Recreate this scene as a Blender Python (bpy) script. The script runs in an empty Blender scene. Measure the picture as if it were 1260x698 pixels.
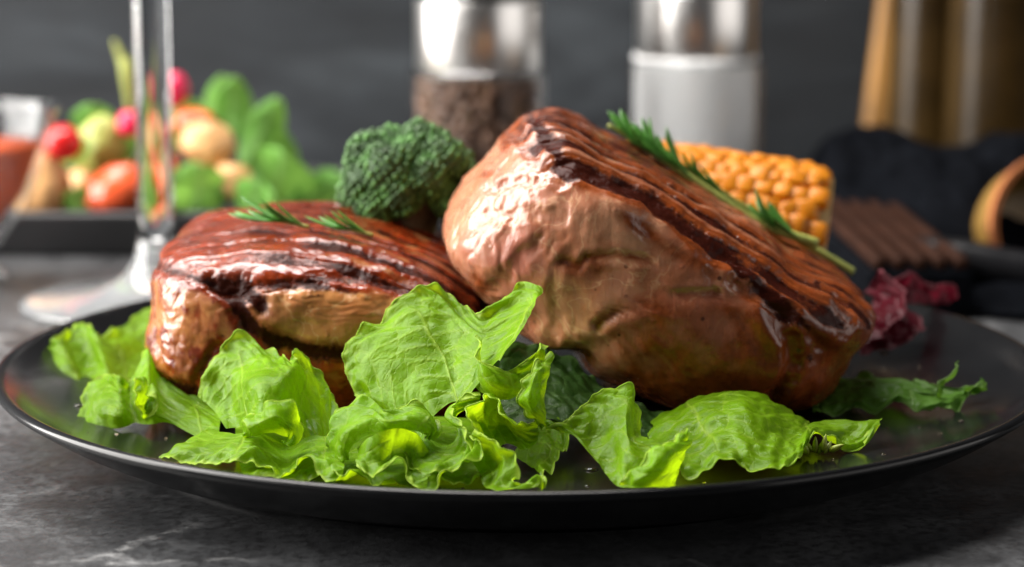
import bpy, bmesh, math, random
import numpy as np
from mathutils import Vector, Matrix, Euler

random.seed(7)
sc = bpy.context.scene
col = sc.collection
R = math.radians

# ------------------------------------------------------------------ camera
CAM = np.array([-.0026, -.6192, .1538])
PITCH = .18246
FPX = 2975.0                                   # focal length in photograph pixels (1260 wide)
cp_, sp_ = math.cos(PITCH), math.sin(PITCH)
cam = bpy.data.objects.new('camera', bpy.data.cameras.new('camera'))
col.objects.link(cam)
cam.location = CAM
cam.rotation_euler = (math.pi / 2 - PITCH, 0, 0)
cam.data.lens = 85
cam.data.sensor_width = 36
cam.data.clip_start = .02
cam.data.clip_end = 20
cam.data.dof.use_dof = True
cam.data.dof.focus_distance = .560
cam.data.dof.aperture_fstop = 9.2
cam.data.dof.aperture_blades = 9
sc.camera = cam

# ------------------------------------------------------------------ world, lamps, exposure
w = bpy.data.worlds.new('World')
sc.world = w
w.use_nodes = True
w.node_tree.nodes['Background'].inputs[0].default_value = (.80, .90, 1.0, 1)
w.node_tree.nodes['Background'].inputs[1].default_value = .035


def area(name, loc, target, sx, sy, watts, colr):
    l = bpy.data.lights.new(name, 'AREA')
    l.shape = 'RECTANGLE'
    l.size, l.size_y = sx, sy
    l.energy = watts
    l.color = colr
    o = bpy.data.objects.new(name, l)
    col.objects.link(o)
    o.location = loc
    d = Vector(target) - Vector(loc)
    o.rotation_euler = d.to_track_quat('-Z', 'Y').to_euler()
    return o


area('window_light', (-.88, .10, .46), (0, .04, .09), .80, 1.10, 48, (1, .97, .93))
area('overhead_softbox', (-.22, .40, .95), (0, .02, .03), .75, .5, 24, (1, .96, .92))
area('front_fill', (-.95, -.80, .70), (0, .1, .05), .9, .9, 2.4, (1, .97, .94))  # dim fill added to brighten the salt and the steak fronts
area('side_fill', (1.05, -.25, .20), (.0, -.05, .12), 1.2, 1.0, 6.0, (1, .96, .92))

sc.view_settings.view_transform = 'Standard'
sc.view_settings.look = 'None'
sc.view_settings.exposure = 0
sc.view_settings.gamma = 1
sc.cycles.use_denoising = True
sc.cycles.max_bounces = 10
sc.cycles.transparent_max_bounces = 12
sc.cycles.sample_clamp_indirect = 6


# ------------------------------------------------------------------ pixel / space helpers
def P(px, py, Y):
    a = (px - 630) / FPX
    b = (349 - py) / FPX
    d = np.array([a, cp_ + b * sp_, -sp_ + b * cp_])
    return CAM + d * ((Y - CAM[1]) / d[1])


def G(px, py, z):
    a = (px - 630) / FPX
    b = (349 - py) / FPX
    d = np.array([a, cp_ + b * sp_, -sp_ + b * cp_])
    return CAM + d * ((z - CAM[2]) / d[2])


def proj(p):
    q = np.asarray(p) - CAM
    D = q[..., 1] * cp_ - q[..., 2] * sp_
    v = q[..., 1] * sp_ + q[..., 2] * cp_
    return 630 + FPX * q[..., 0] / D, 349 - FPX * v / D


# ------------------------------------------------------------------ numpy noise and splines
_rs = np.random.RandomState(11)
_perm = _rs.permutation(512)
_perm = np.concatenate([_perm, _perm, _perm])
_grad = _rs.normal(size=(512, 3))
_grad /= np.linalg.norm(_grad, axis=1, keepdims=True)


def noise(p, s=1.0, off=0.0):
    p = np.asarray(p, float) * s + off
    i = np.floor(p).astype(int)
    f = p - i
    u = f * f * f * (f * (f * 6 - 15) + 10)
    i &= 511
    r = 0
    for dx in (0, 1):
        for dy in (0, 1):
            for dz in (0, 1):
                h = _perm[_perm[_perm[(i[..., 0] + dx) & 511] + ((i[..., 1] + dy) & 511)] + ((i[..., 2] + dz) & 511)]
                g = _grad[h]
                dd = g[..., 0] * (f[..., 0] - dx) + g[..., 1] * (f[..., 1] - dy) + g[..., 2] * (f[..., 2] - dz)
                wt = (u[..., 0] if dx else 1 - u[..., 0]) * (u[..., 1] if dy else 1 - u[..., 1]) * (u[..., 2] if dz else 1 - u[..., 2])
                r = r + dd * wt
    return r * 1.6


def fbm(p, s, oct=3, off=0.0):
    r, a = 0, 1.0
    for k in range(oct):
        r = r + a * noise(p, s * 2 ** k, off + 17.3 * k)
        a *= .5
    return r


def sstep(a, b, x):
    t = np.clip((x - a) / (b - a), 0, 1)
    return t * t * (3 - 2 * t)


def cr(pts, n, closed=False):
    """Catmull-Rom through pts, n samples spread by chord length."""
    p = np.asarray(pts, float)
    if closed:
        p = np.vstack([p[-1], p, p[0], p[1]])
    else:
        p = np.vstack([2 * p[0] - p[1], p, 2 * p[-1] - p[-2]])
    m = len(p) - 3
    seg = np.linalg.norm(np.diff(p[1:-1] if not closed else p[1:-1], axis=0), axis=1) ** .7 + 1e-9
    L = np.concatenate([[0], np.cumsum(seg)])
    t = np.linspace(0, L[-1], n, endpoint=not closed)
    k = np.clip(np.searchsorted(L, t, side='right') - 1, 0, m - 1)
    u = ((t - L[k]) / seg[k])[:, None]
    a, b, c, d = p[k], p[k + 1], p[k + 2], p[k + 3]
    return .5 * (2 * b + (c - a) * u + (2 * a - 5 * b + 4 * c - d) * u ** 2 + (3 * b - a - 3 * c + d) * u ** 3)


def polydist(x, y, pts):
    """distance from points to a polyline (2-D)"""
    pts = np.asarray(pts, float)
    best = np.full(x.shape, 1e9)
    for (ax, ay), (bx, by) in zip(pts[:-1], pts[1:]):
        dx, dy = bx - ax, by - ay
        t = np.clip(((x - ax) * dx + (y - ay) * dy) / (dx * dx + dy * dy + 1e-12), 0, 1)
        best = np.minimum(best, np.hypot(x - ax - t * dx, y - ay - t * dy))
    return best


# ------------------------------------------------------------------ object helpers
def tag(o, label=None, cat=None, group=None, kind=None):
    if label: o['label'] = label
    if cat: o['category'] = cat
    if group: o['group'] = group
    if kind: o['kind'] = kind
    return o


def empty(name, loc=(0, 0, 0), rot=(0, 0, 0)):
    o = bpy.data.objects.new(name, None)
    o.empty_display_size = .01
    col.objects.link(o)
    o.location = loc
    o.rotation_euler = rot
    return o


def link(name, me, m=None, parent=None, smooth=True):
    if m is not None:
        me.materials.clear()
        me.materials.append(m)
    if smooth:
        me.polygons.foreach_set('use_smooth', np.ones(len(me.polygons), bool))
    o = bpy.data.objects.new(name, me)
    col.objects.link(o)
    if parent is not None: o.parent = parent
    return o


def mesh_np(name, v, f):
    me = bpy.data.meshes.new(name)
    v = np.asarray(v, np.float32)
    f = np.asarray(f, np.int32)
    me.vertices.add(len(v))
    me.vertices.foreach_set('co', v.ravel())
    k = f.shape[1]
    me.loops.add(f.size)
    me.loops.foreach_set('vertex_index', f.ravel())
    me.polygons.add(len(f))
    me.polygons.foreach_set('loop_start', np.arange(0, f.size, k, dtype=np.int32))
    me.update(calc_edges=True)
    me.validate()
    return me


def attr(me, name, vals):
    a = me.attributes.new(name, 'FLOAT', 'POINT')
    a.data.foreach_set('value', np.asarray(vals, np.float32))


def bm_mesh(name, bm):
    bmesh.ops.recalc_face_normals(bm, faces=bm.faces)
    me = bpy.data.meshes.new(name)
    bm.to_mesh(me)
    bm.free()
    return me


def lathe(name, prof, n=96, closed=False):
    prof = np.asarray(prof, float)
    th = np.linspace(0, 2 * math.pi, n, endpoint=False)
    v, f = [], []
    m = len(prof)
    for t in th:
        for r, z in prof:
            v.append((r * math.cos(t), r * math.sin(t), z))
    rng = m if closed else m - 1
    for i in range(n):
        j = (i + 1) % n
        for k in range(rng):
            k2 = (k + 1) % m
            f.append((i * m + k, j * m + k, j * m + k2, i * m + k2))
    me = bpy.data.meshes.new(name)
    me.from_pydata(v, [], f)
    bm = bmesh.new()
    bm.from_mesh(me)
    bmesh.ops.remove_doubles(bm, verts=bm.verts, dist=1e-6)
    bmesh.ops.recalc_face_normals(bm, faces=bm.faces)
    bm.to_mesh(me)
    bm.free()
    return me


def tube(pts, rad, n=8, samples=None):
    pts = np.asarray(pts, float)
    if samples: pts = cr(pts, samples)
    m = len(pts)
    rad = np.interp(np.linspace(0, 1, m), np.linspace(0, 1, len(np.atleast_1d(rad))), np.atleast_1d(rad))
    tg = np.gradient(pts, axis=0)
    tg /= np.linalg.norm(tg, axis=1, keepdims=True) + 1e-12
    up = np.array([.13, .21, .97])
    v, f = [], []
    for i in range(m):
        a = np.cross(tg[i], up); a /= np.linalg.norm(a) + 1e-12
        b = np.cross(tg[i], a)
        for k in range(n):
            t = 2 * math.pi * k / n
            v.append(pts[i] + rad[i] * (a * math.cos(t) + b * math.sin(t)))
    for i in range(m - 1):
        for k in range(n):
            k2 = (k + 1) % n
            f.append((i * n + k, i * n + k2, (i + 1) * n + k2, (i + 1) * n + k))
    v.append(pts[0]); v.append(pts[-1])
    c0, c1 = len(v) - 2, len(v) - 1
    for k in range(n):
        k2 = (k + 1) % n
        f.append((c0, k2, k)); f.append((c1, (m - 1) * n + k, (m - 1) * n + k2))
    return v, f


def mesh_vf(name, v, f):
    me = bpy.data.meshes.new(name)
    me.from_pydata([tuple(p) for p in v], [], f)
    me.update()
    return me


def join_vf(parts):
    V, F = [], []
    for v, f in parts:
        o = len(V)
        V.extend(v)
        F.extend([tuple(i + o for i in q) for q in f])
    return V, F


def box_mesh(name, sx, sy, sz, bev=.001, seg=2):
    bm = bmesh.new()
    bmesh.ops.create_cube(bm, size=1)
    bmesh.ops.scale(bm, vec=(sx, sy, sz), verts=bm.verts)
    bmesh.ops.translate(bm, vec=(0, 0, sz / 2), verts=bm.verts)
    bmesh.ops.bevel(bm, geom=bm.edges[:] + bm.verts[:], offset=bev, segments=seg, profile=.6, affect='EDGES')
    return bm_mesh(name, bm)


# ------------------------------------------------------------------ materials
class NT:
    def __init__(s, name):
        s.m = bpy.data.materials.new(name)
        s.m.use_nodes = True
        s.t = s.m.node_tree
        s.b = s.t.nodes['Principled BSDF']
        s.out = s.t.nodes['Material Output']

    def n(s, typ, **kw):
        x = s.t.nodes.new(typ)
        for k, v in kw.items():
            if k.startswith('i_'):
                x.inputs[k[2:].replace('_', ' ')].default_value = v
            else:
                setattr(x, k, v)
        return x

    def l(s, a, b):
        s.t.links.new(a, b)

    def set(s, **kw):
        for k, v in kw.items():
            s.b.inputs[k.replace('_', ' ')].default_value = v

    def coord(s, kind='Object'):
        return s.n('ShaderNodeTexCoord').outputs[kind]

    def noise(s, scale, detail=4, rough=.55, vec=None, dist=0):
        x = s.n('ShaderNodeTexNoise')
        x.inputs['Scale'].default_value = scale
        x.inputs['Detail'].default_value = detail
        x.inputs['Roughness'].default_value = rough
        x.inputs['Distortion'].default_value = dist
        s.l(vec if vec is not None else s.coord(), x.inputs['Vector'])
        return x.outputs['Fac']

    def ramp(s, fac, stops):
        x = s.n('ShaderNodeValToRGB')
        e = x.color_ramp.elements
        while len(e) < len(stops): e.new(.5)
        for i, (p, c) in enumerate(stops):
            e[i].position = p
            e[i].color = (c, c, c, 1) if isinstance(c, (int, float)) else (*c, 1)
        s.l(fac, x.inputs[0])
        return x.outputs['Color']

    def mix(s, fac, a, b, blend='MIX'):
        x = s.n('ShaderNodeMix', data_type='RGBA', blend_type=blend)
        for sock, val in ((x.inputs[0], fac), (x.inputs[6], a), (x.inputs[7], b)):
            if isinstance(val, (int, float)):
                sock.default_value = val
            elif isinstance(val, tuple):
                sock.default_value = (*val, 1)
            else:
                s.l(val, sock)
        return x.outputs[2]

    def math(s, op, a, b=0.0):
        x = s.n('ShaderNodeMath', operation=op)
        for sock, val in ((x.inputs[0], a), (x.inputs[1], b)):
            if isinstance(val, (int, float)): sock.default_value = val
            else: s.l(val, sock)
        return x.outputs[0]

    def at(s, name):
        x = s.n('ShaderNodeAttribute')
        x.attribute_name = name
        return x.outputs['Fac']

    def bump(s, h, strength=.3, dist=.001, normal=None):
        x = s.n('ShaderNodeBump')
        x.inputs['Strength'].default_value = strength
        x.inputs['Distance'].default_value = dist
        s.l(h, x.inputs['Height'])
        if normal is not None: s.l(normal, x.inputs['Normal'])
        return x.outputs['Normal']


def simple(name, c, rough=.5, metal=0, bump=0, bscale=200, var=.25, **kw):
    m = NT(name)
    nz = m.noise(bscale * .4, 4)
    lo = tuple(x * (1 - var) for x in c)
    hi = tuple(min(1, x * (1 + var)) for x in c)
    m.l(m.ramp(nz, [(.3, lo), (.7, hi)]), m.b.inputs['Base Color'])
    m.set(Roughness=rough, Metallic=metal, **kw)
    if bump:
        m.l(m.bump(m.noise(bscale, 5), bump, .0006), m.b.inputs['Normal'])
    return m.m


def mat_plate():
    m = NT('black_glaze')
    nz = m.noise(60, 5)
    m.l(m.ramp(nz, [(.3, (.0035, .0035, .004)), (.75, (.0065, .0065, .007))]), m.b.inputs['Base Color'])
    sm = m.noise(35, 6, .6)
    m.l(m.ramp(sm, [(.3, .13), (.7, .22)]), m.b.inputs['Roughness'])
    m.set(IOR=1.33)
    m.l(m.bump(m.noise(900, 3), .04, .0003), m.b.inputs['Normal'])
    return m.m


def mat_table():
    m = NT('dark_stone')
    co = m.coord()
    a = m.noise(9, 8, .62, co)
    b = m.noise(70, 8, .7, co)
    c = m.noise(420, 4, .7, co)
    base = m.ramp(a, [(.32, (.013, .0135, .0145)), (.50, (.033, .034, .036)), (.70, (.080, .083, .087))])
    base = m.mix(m.ramp(b, [(.45, 0.0), (.70, .7)]), base, (.095, .098, .102))
    base = m.mix(m.ramp(c, [(.46, 0.0), (.60, .85)]), base, (.016, .016, .017))
    # pale scuffs and scratch lines
    wv = m.n('ShaderNodeTexVoronoi', feature='DISTANCE_TO_EDGE')
    wv.inputs['Scale'].default_value = 11
    mp = m.n('ShaderNodeVectorMath', operation='ADD')
    sc3 = m.n('ShaderNodeVectorMath', operation='SCALE')
    nn = m.n('ShaderNodeTexNoise')
    nn.inputs['Scale'].default_value = 26
    nn.inputs['Detail'].default_value = 6
    m.l(co, nn.inputs['Vector'])
    m.l(nn.outputs['Color'], sc3.inputs[0])
    sc3.inputs['Scale'].default_value = .05
    m.l(co, mp.inputs[0]); m.l(sc3.outputs[0], mp.inputs[1])
    m.l(mp.outputs[0], wv.inputs['Vector'])
    line = m.ramp(wv.outputs['Distance'], [(0.0, 1.0), (.026, 0.0)])
    gate = m.ramp(m.noise(14, 5, .6, mp.outputs[0]), [(.48, 0.0), (.60, 1.0)])
    grain = m.ramp(m.noise(260, 5, .7, co), [(.4, 0.0), (.62, 1.0)])
    sf = m.math('MULTIPLY', m.math('MULTIPLY', line, gate), grain)
    gate2 = m.ramp(m.noise(20, 7, .7, co), [(.60, 0.0), (.74, .75)])
    sf = m.math('MAXIMUM', sf, m.math('MULTIPLY', gate2, grain))
    base = m.mix(sf, base, (.25, .25, .25))
    m.l(base, m.b.inputs['Base Color'])
    m.l(m.ramp(b, [(.3, .33), (.75, .55)]), m.b.inputs['Roughness'])
    h = m.mix(.5, b, c)
    m.l(m.bump(h, .35, .0012), m.b.inputs['Normal'])
    return m.m


def mat_wall():
    m = NT('slate')
    co = m.coord()
    mp = m.n('ShaderNodeMapping')
    mp.inputs['Rotation'].default_value = (0, R(24), 0)
    mp.inputs['Scale'].default_value = (1, 1, 3.2)
    m.l(co, mp.inputs['Vector'])
    a = m.noise(7, 7, .6, mp.outputs[0], .6)
    b = m.noise(40, 6, .6, co)
    base = m.ramp(a, [(.3, (.007, .0085, .011)), (.50, (.016, .0195, .024)), (.72, (.054, .063, .072))])
    base = m.mix(m.ramp(b, [(.4, 0.0), (.8, .4)]), base, (.014, .016, .018))
    m.l(base, m.b.inputs['Base Color'])
    m.set(Roughness=.7)
    m.l(m.bump(a, .5, .004), m.b.inputs['Normal'])
    return m.m


def mat_meat(name, pale, roast, char, pink, fat):
    m = NT(name)
    co = m.coord()
    f1 = m.noise(110, 6, .62, co)
    f2 = m.noise(700, 5, .6, co)
    f0 = m.noise(38, 4, .55, co, .5)

    def fibre(ang, stretch, scale, dist):
        mp = m.n('ShaderNodeMapping')
        mp.inputs['Rotation'].default_value = (0, R(ang), 0)
        mp.inputs['Scale'].default_value = (1, .6, stretch)
        m.l(co, mp.inputs['Vector'])
        return m.noise(scale, 5, .6, mp.outputs[0], dist)
    fib = fibre(-64, .16, 620, .6)
    fib2 = fibre(-30, .22, 300, 1.2)
    # raw-to-cooked colour of the cut side: beige, blotched with rose and tan, thin pale fat seams
    pal = m.mix(m.ramp(f0, [(.35, 0.0), (.68, .8)]), pale, pink)
    pal = m.mix(m.ramp(f1, [(.42, 0.0), (.70, .75)]), pal, tuple(.35 * a + .65 * b * 1.25 for a, b in zip(pale, roast)))
    pal = m.mix(m.ramp(fib, [(.46, 0.0), (.66, .28)]), pal, tuple(x * .62 for x in pale))
    seam = m.n('ShaderNodeTexNoise')
    seam.inputs['Scale'].default_value = 70
    seam.inputs['Detail'].default_value = 3
    seam.inputs['Distortion'].default_value = 1.0
    m.l(co, seam.inputs['Vector'])
    sm = m.math('ABSOLUTE', m.math('SUBTRACT', seam.outputs['Fac'], .5))
    pal = m.mix(m.math('MULTIPLY', m.ramp(sm, [(0.0, 1.0), (.018, 0.0)]), .45), pal, fat)
    pk = m.mix(m.at('pink'), pal, m.mix(m.ramp(fib, [(.42, 0.0), (.68, .5)]), pink, tuple(x * .5 for x in pink)))
    ro = m.mix(m.ramp(f1, [(.32, 0.0), (.70, 1.0)]), roast, tuple(x * .40 for x in roast))
    ro = m.mix(m.ramp(f2, [(.48, 0.0), (.78, .6)]), ro, tuple(x * .25 for x in roast))
    br = m.math('ADD', m.at('roast'), m.math('MULTIPLY', m.math('SUBTRACT', f1, .5), 1.3))
    c1 = m.mix(m.ramp(br, [(.22, 0.0), (.80, 1.0)]), pk, ro)
    spk = m.math('ADD', m.math('MULTIPLY', m.math('SUBTRACT', f2, .5), .8), m.math('MULTIPLY', m.math('SUBTRACT', f1, .5), .5))
    chm = m.math('ADD', m.at('char'), spk)
    chf = m.ramp(chm, [(.34, 0.0), (.74, 1.0)])
    c2 = m.mix(chf, c1, char)
    # cracked pepper and burnt crumbs
    v = m.n('ShaderNodeTexVoronoi')
    v.inputs['Scale'].default_value = 240
    m.l(co, v.inputs['Vector'])
    dots = m.math('MULTIPLY', m.ramp(v.outputs['Distance'], [(.10, 1.0), (.17, 0.0)]), m.ramp(m.noise(90, 2, .5, co), [(.52, 0.0), (.60, 1.0)]))
    c2 = m.mix(m.math('MULTIPLY', dots, .8), c2, char)
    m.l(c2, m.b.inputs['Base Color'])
    rg = m.math('ADD', m.ramp(f1, [(.3, .12), (.7, .30)]), m.math('MULTIPLY', m.at('dry'), .2))
    m.l(rg, m.b.inputs['Roughness'])
    inv = m.math('SUBTRACT', 1.0, m.math('MULTIPLY', chf, .85))
    m.l(m.math('MULTIPLY', inv, m.math('ADD', .22, m.math('MULTIPLY', m.at('roast'), .18))), m.b.inputs['Coat Weight'])
    m.l(m.math('MULTIPLY', inv, .46), m.b.inputs['Specular IOR Level'])
    m.set(IOR=1.42, Coat_Roughness=.12, Subsurface_Weight=.22, Subsurface_Scale=.0035)
    m.b.inputs['Subsurface Radius'].default_value = (1.0, .45, .28)
    h = m.math('ADD', m.math('MULTIPLY', fib, .45), m.math('MULTIPLY', fib2, .55))
    h = m.math('ADD', h, m.math('MULTIPLY', f2, m.math('ADD', .35, m.math('MULTIPLY', chf, .9))))
    h = m.math('ADD', h, m.math('MULTIPLY', f1, .9))
    nrm = m.bump(h, .9, .00026)
    # beads of juice and fat
    v2 = m.n('ShaderNodeTexVoronoi')
    v2.inputs['Scale'].default_value = 330
    m.l(co, v2.inputs['Vector'])
    bead = m.math('MULTIPLY', m.ramp(v2.outputs['Distance'], [(.0, 1.0), (.26, 0.0)]), m.ramp(m.noise(60, 3, .6, co), [(.50, 0.0), (.62, 1.0)]))
    nrm = m.bump(bead, .6, .00035, nrm)
    m.l(nrm, m.b.inputs['Normal'])
    m.l(nrm, m.b.inputs['Coat Normal'])
    return m.m


def mat_leaf(name, top, glow, vein, tw=.45, vscale=1.0, rough=.34, bump=.5):
    """leaf tissue: a waxy cuticle over a translucent blade, blistered between a net of veins"""
    m = NT(name)
    co = m.coord()
    nn = m.n('ShaderNodeTexNoise')
    nn.inputs['Scale'].default_value = 160
    nn.inputs['Detail'].default_value = 3
    m.l(co, nn.inputs['Vector'])
    sc3 = m.n('ShaderNodeVectorMath', operation='SCALE')
    m.l(nn.outputs['Color'], sc3.inputs[0])
    sc3.inputs['Scale'].default_value = .0045
    ad = m.n('ShaderNodeVectorMath', operation='ADD')
    m.l(co, ad.inputs[0]); m.l(sc3.outputs[0], ad.inputs[1])
    lines = []
    for sc_, wd in ((130 * vscale, .045), (420 * vscale, .07)):
        v = m.n('ShaderNodeTexVoronoi', feature='DISTANCE_TO_EDGE')
        v.inputs['Scale'].default_value = sc_
        m.l(ad.outputs[0], v.inputs['Vector'])
        lines.append(m.ramp(v.outputs['Distance'], [(0.0, 1.0), (wd, 0.0)]))
        if sc_ < 200: dome = m.ramp(v.outputs['Distance'], [(0.0, 0.0), (.22, .75), (.5, 1.0)])
    net = m.math('MAXIMUM', m.math('MULTIPLY', lines[0], .8), m.math('MULTIPLY', lines[1], .35))
    rib = m.at('vein')
    blot = m.noise(75, 4, .6, co)
    c = m.mix(m.ramp(blot, [(.32, 0.0), (.70, 1.0)]), tuple(x * .60 for x in top), top)
    c = m.mix(m.math('MULTIPLY', net, .22), c, vein)
    c = m.mix(m.math('MULTIPLY', rib, .5), c, vein)
    c = m.mix(m.math('MULTIPLY', m.at('rim'), .85), c, vein)
    m.l(c, m.b.inputs['Base Color'])
    m.l(m.ramp(m.noise(200, 3, .5, co), [(.3, rough - .06), (.7, rough + .12)]), m.b.inputs['Roughness'])
    m.set(IOR=1.42, Specular_IOR_Level=.20)
    h = m.math('SUBTRACT', m.math('MULTIPLY', dome, .8), m.math('MULTIPLY', rib, .9))
    h = m.math('SUBTRACT', h, m.math('MULTIPLY', lines[1], .10))
    h = m.math('ADD', h, m.math('MULTIPLY', m.noise(240, 3, .5, co), .8))
    nrm = m.bump(h, bump, .0011)
    m.l(nrm, m.b.inputs['Normal'])
    tr = m.n('ShaderNodeBsdfTranslucent')
    g = m.mix(m.ramp(blot, [(.32, 0.0), (.70, 1.0)]), tuple(x * .62 for x in glow), glow)
    g = m.mix(m.math('MULTIPLY', net, .35), g, tuple(x * .5 for x in glow))
    g = m.mix(m.math('MULTIPLY', rib, .45), g, tuple(x * .5 for x in glow))
    m.l(g, tr.inputs['Color'])
    m.l(nrm, tr.inputs['Normal'])
    mx = m.n('ShaderNodeMixShader')
    mx.inputs[0].default_value = tw
    m.l(m.b.outputs[0], mx.inputs[1])
    m.l(tr.outputs[0], mx.inputs[2])
    m.l(mx.outputs[0], m.out.inputs['Surface'])
    return m.m


def mat_glass(name, tint=(1, 1, 1), rough=0.0):
    m = NT(name)
    m.set(Roughness=rough, IOR=1.45, Transmission_Weight=1.0)
    nz = m.noise(30, 2)
    m.l(m.ramp(nz, [(.3, tuple(x * .985 for x in tint)), (.7, tint)]), m.b.inputs['Base Color'])
    return m.m


def mat_foot():
    m = NT('white_sheen_glass')
    m.set(Roughness=.05, IOR=1.5, Transmission_Weight=.85)  # partly white diffuse: paints in the bright reflections of the clear foot
    m.l(m.ramp(m.noise(40, 3), [(.3, (.86, .88, .90)), (.7, (.93, .94, .95))]), m.b.inputs['Base Color'])
    return m.m


def mat_thin_glass(name):
    m = NT(name)
    tr = m.n('ShaderNodeBsdfTransparent')
    m.l(m.ramp(m.noise(20, 2), [(.3, (.975, .98, .98)), (.7, (.99, .99, .99))]), tr.inputs['Color'])
    gl = m.n('ShaderNodeBsdfGlossy')
    gl.inputs['Roughness'].default_value = .02
    fr = m.n('ShaderNodeLayerWeight')
    fr.inputs['Blend'].default_value = .5
    fc = m.math('ADD', m.math('MULTIPLY', m.math('POWER', fr.outputs['Facing'], 4.0), .8), .025)
    mx = m.n('ShaderNodeMixShader')
    m.l(fc, mx.inputs[0])
    m.l(tr.outputs[0], mx.inputs[1]); m.l(gl.outputs[0], mx.inputs[2])
    m.l(mx.outputs[0], m.out.inputs['Surface'])
    return m.m


def mat_steel():
    m = NT('brushed_steel')
    co = m.coord()
    mp = m.n('ShaderNodeMapping')
    mp.inputs['Scale'].default_value = (1, 1, 40)
    m.l(co, mp.inputs['Vector'])
    b = m.noise(60, 4, .6, mp.outputs[0])
    m.l(m.ramp(b, [(.3, (.62, .60, .58)), (.7, (.72, .70, .68))]), m.b.inputs['Base Color'])
    m.set(Metallic=1.0, Roughness=.30)
    m.l(m.bump(b, .08, .0004), m.b.inputs['Normal'])
    return m.m


M = dict(
    plate=mat_plate(), table=mat_table(), wall=mat_wall(),
    meat_r=mat_meat('roast_meat', (.44, .215, .122), (.28, .060, .011), (.034, .0065, .0035), (.33, .105, .065), (.60, .37, .21)),
    meat_l=mat_meat('seared_meat', (.45, .245, .092), (.25, .032, .005), (.026, .005, .0025), (.42, .15, .040), (.60, .40, .20)),
    lettuce=mat_leaf('lettuce', (.165, .345, .003), (.52, .78, .006), (.42, .58, .07), .44, bump=.40, rough=.34),
    rocket=mat_leaf('rocket', (.095, .235, .022), (.20, .42, .03), (.22, .36, .10), .38, rough=.4),
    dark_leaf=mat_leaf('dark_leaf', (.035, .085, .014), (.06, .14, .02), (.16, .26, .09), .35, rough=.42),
    basil=mat_leaf('salad_leaf', (.17, .42, .07), (.32, .62, .10), (.42, .58, .25), .4),
    radicchio=mat_leaf('radicchio', (.10, .004, .013), (.20, .006, .022), (.34, .11, .13), .35, rough=.3),
    needle=simple('rosemary_needle', (.075, .23, .030), .36, bump=.2, bscale=900),
    bud=simple('bud_green', (.24, .30, .02), .45, bump=.2, bscale=700),
    herb_stem=simple('herb_stem', (.30, .33, .07), .5, bump=.2, bscale=700),
    broc=simple('broccoli_bud', (.055, .155, .024), .55, var=.75, bscale=420, bump=.3),
    broc_stem=simple('broccoli_stem', (.045, .040, .016), .6, bump=.3),
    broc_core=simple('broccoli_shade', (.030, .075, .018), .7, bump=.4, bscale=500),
    kernel=simple('corn_kernel', (.56, .185, .004), .42, var=.45, bscale=110, Specular_IOR_Level=.3, Subsurface_Weight=.12, Subsurface_Scale=.003),
    corn_core=simple('corn_core', (.42, .26, .08), .6, bump=.4),
    tomato=simple('tomato_skin', (.55, .012, .012), .16, var=.15, bscale=60),
    tomato_flesh=simple('tomato_flesh', (.62, .085, .025), .25, var=.3, bscale=160, bump=.3),
    potato=simple('potato', (.58, .32, .13), .42, var=.3, bscale=90, bump=.3),
    radish=simple('radish', (.60, .012, .07), .25, var=.2),
    juice=mat_glass('juice', (.80, .62, .40), .02),
    sauce=simple('tomato_sauce', (.62, .085, .010), .25, var=.3, bscale=160, bump=.3),
    tray=simple('black_tray', (.010, .010, .011), .4, bump=.1),
    steel=mat_steel(),
    glass=mat_glass('clear_glass'),
    thin=mat_thin_glass('thin_glass'),
    foot=mat_foot(),
    oil=simple('amber_oil', (.036, .020, .005), .26, var=.6, bscale=40, Specular_IOR_Level=.25),
    black_plastic=simple('black_plastic', (.006, .006, .007), .35, Specular_IOR_Level=.12),
    salt=simple('salt', (.90, .90, .90), .7, var=.04, bscale=600, bump=.5),
    pepper=simple('peppercorn', (.15, .080, .050), .5, var=.95, bscale=800, bump=.5),
    napkin=simple('dark_linen', (.0030, .0035, .0048), .9, var=.4, bscale=500, bump=.6, Specular_IOR_Level=.02),
    wood=simple('walnut_slat', (.026, .0105, .0062), .6, var=.4, bscale=90, bump=.3, Specular_IOR_Level=.06),
    copper=simple('copper', (.24, .088, .036), .5, metal=1.0, var=.15),
    gold=simple('dull_brass', (.20, .11, .020), .45, var=.3),
)

# ------------------------------------------------------------------ table and wall
PX = .30


def make_table():
    t = link('stone_table', box_mesh('table', 1.5, 1.55, .04, .004), M['table'])
    t.location = (0, -.265, -.04)
    tag(t, 'dark grey stone table top with pale scuffs under the black plate', 'table')
    wl = link('wall', box_mesh('wall', 3.4, .06, 1.9, .004), M['wall'])
    wl.location = (0, .56, -.3)
    tag(wl, 'dark slate grey wall behind the table', kind='structure')


make_table()

# ------------------------------------------------------------------ dinner plate
FLOOR = .0112


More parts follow.
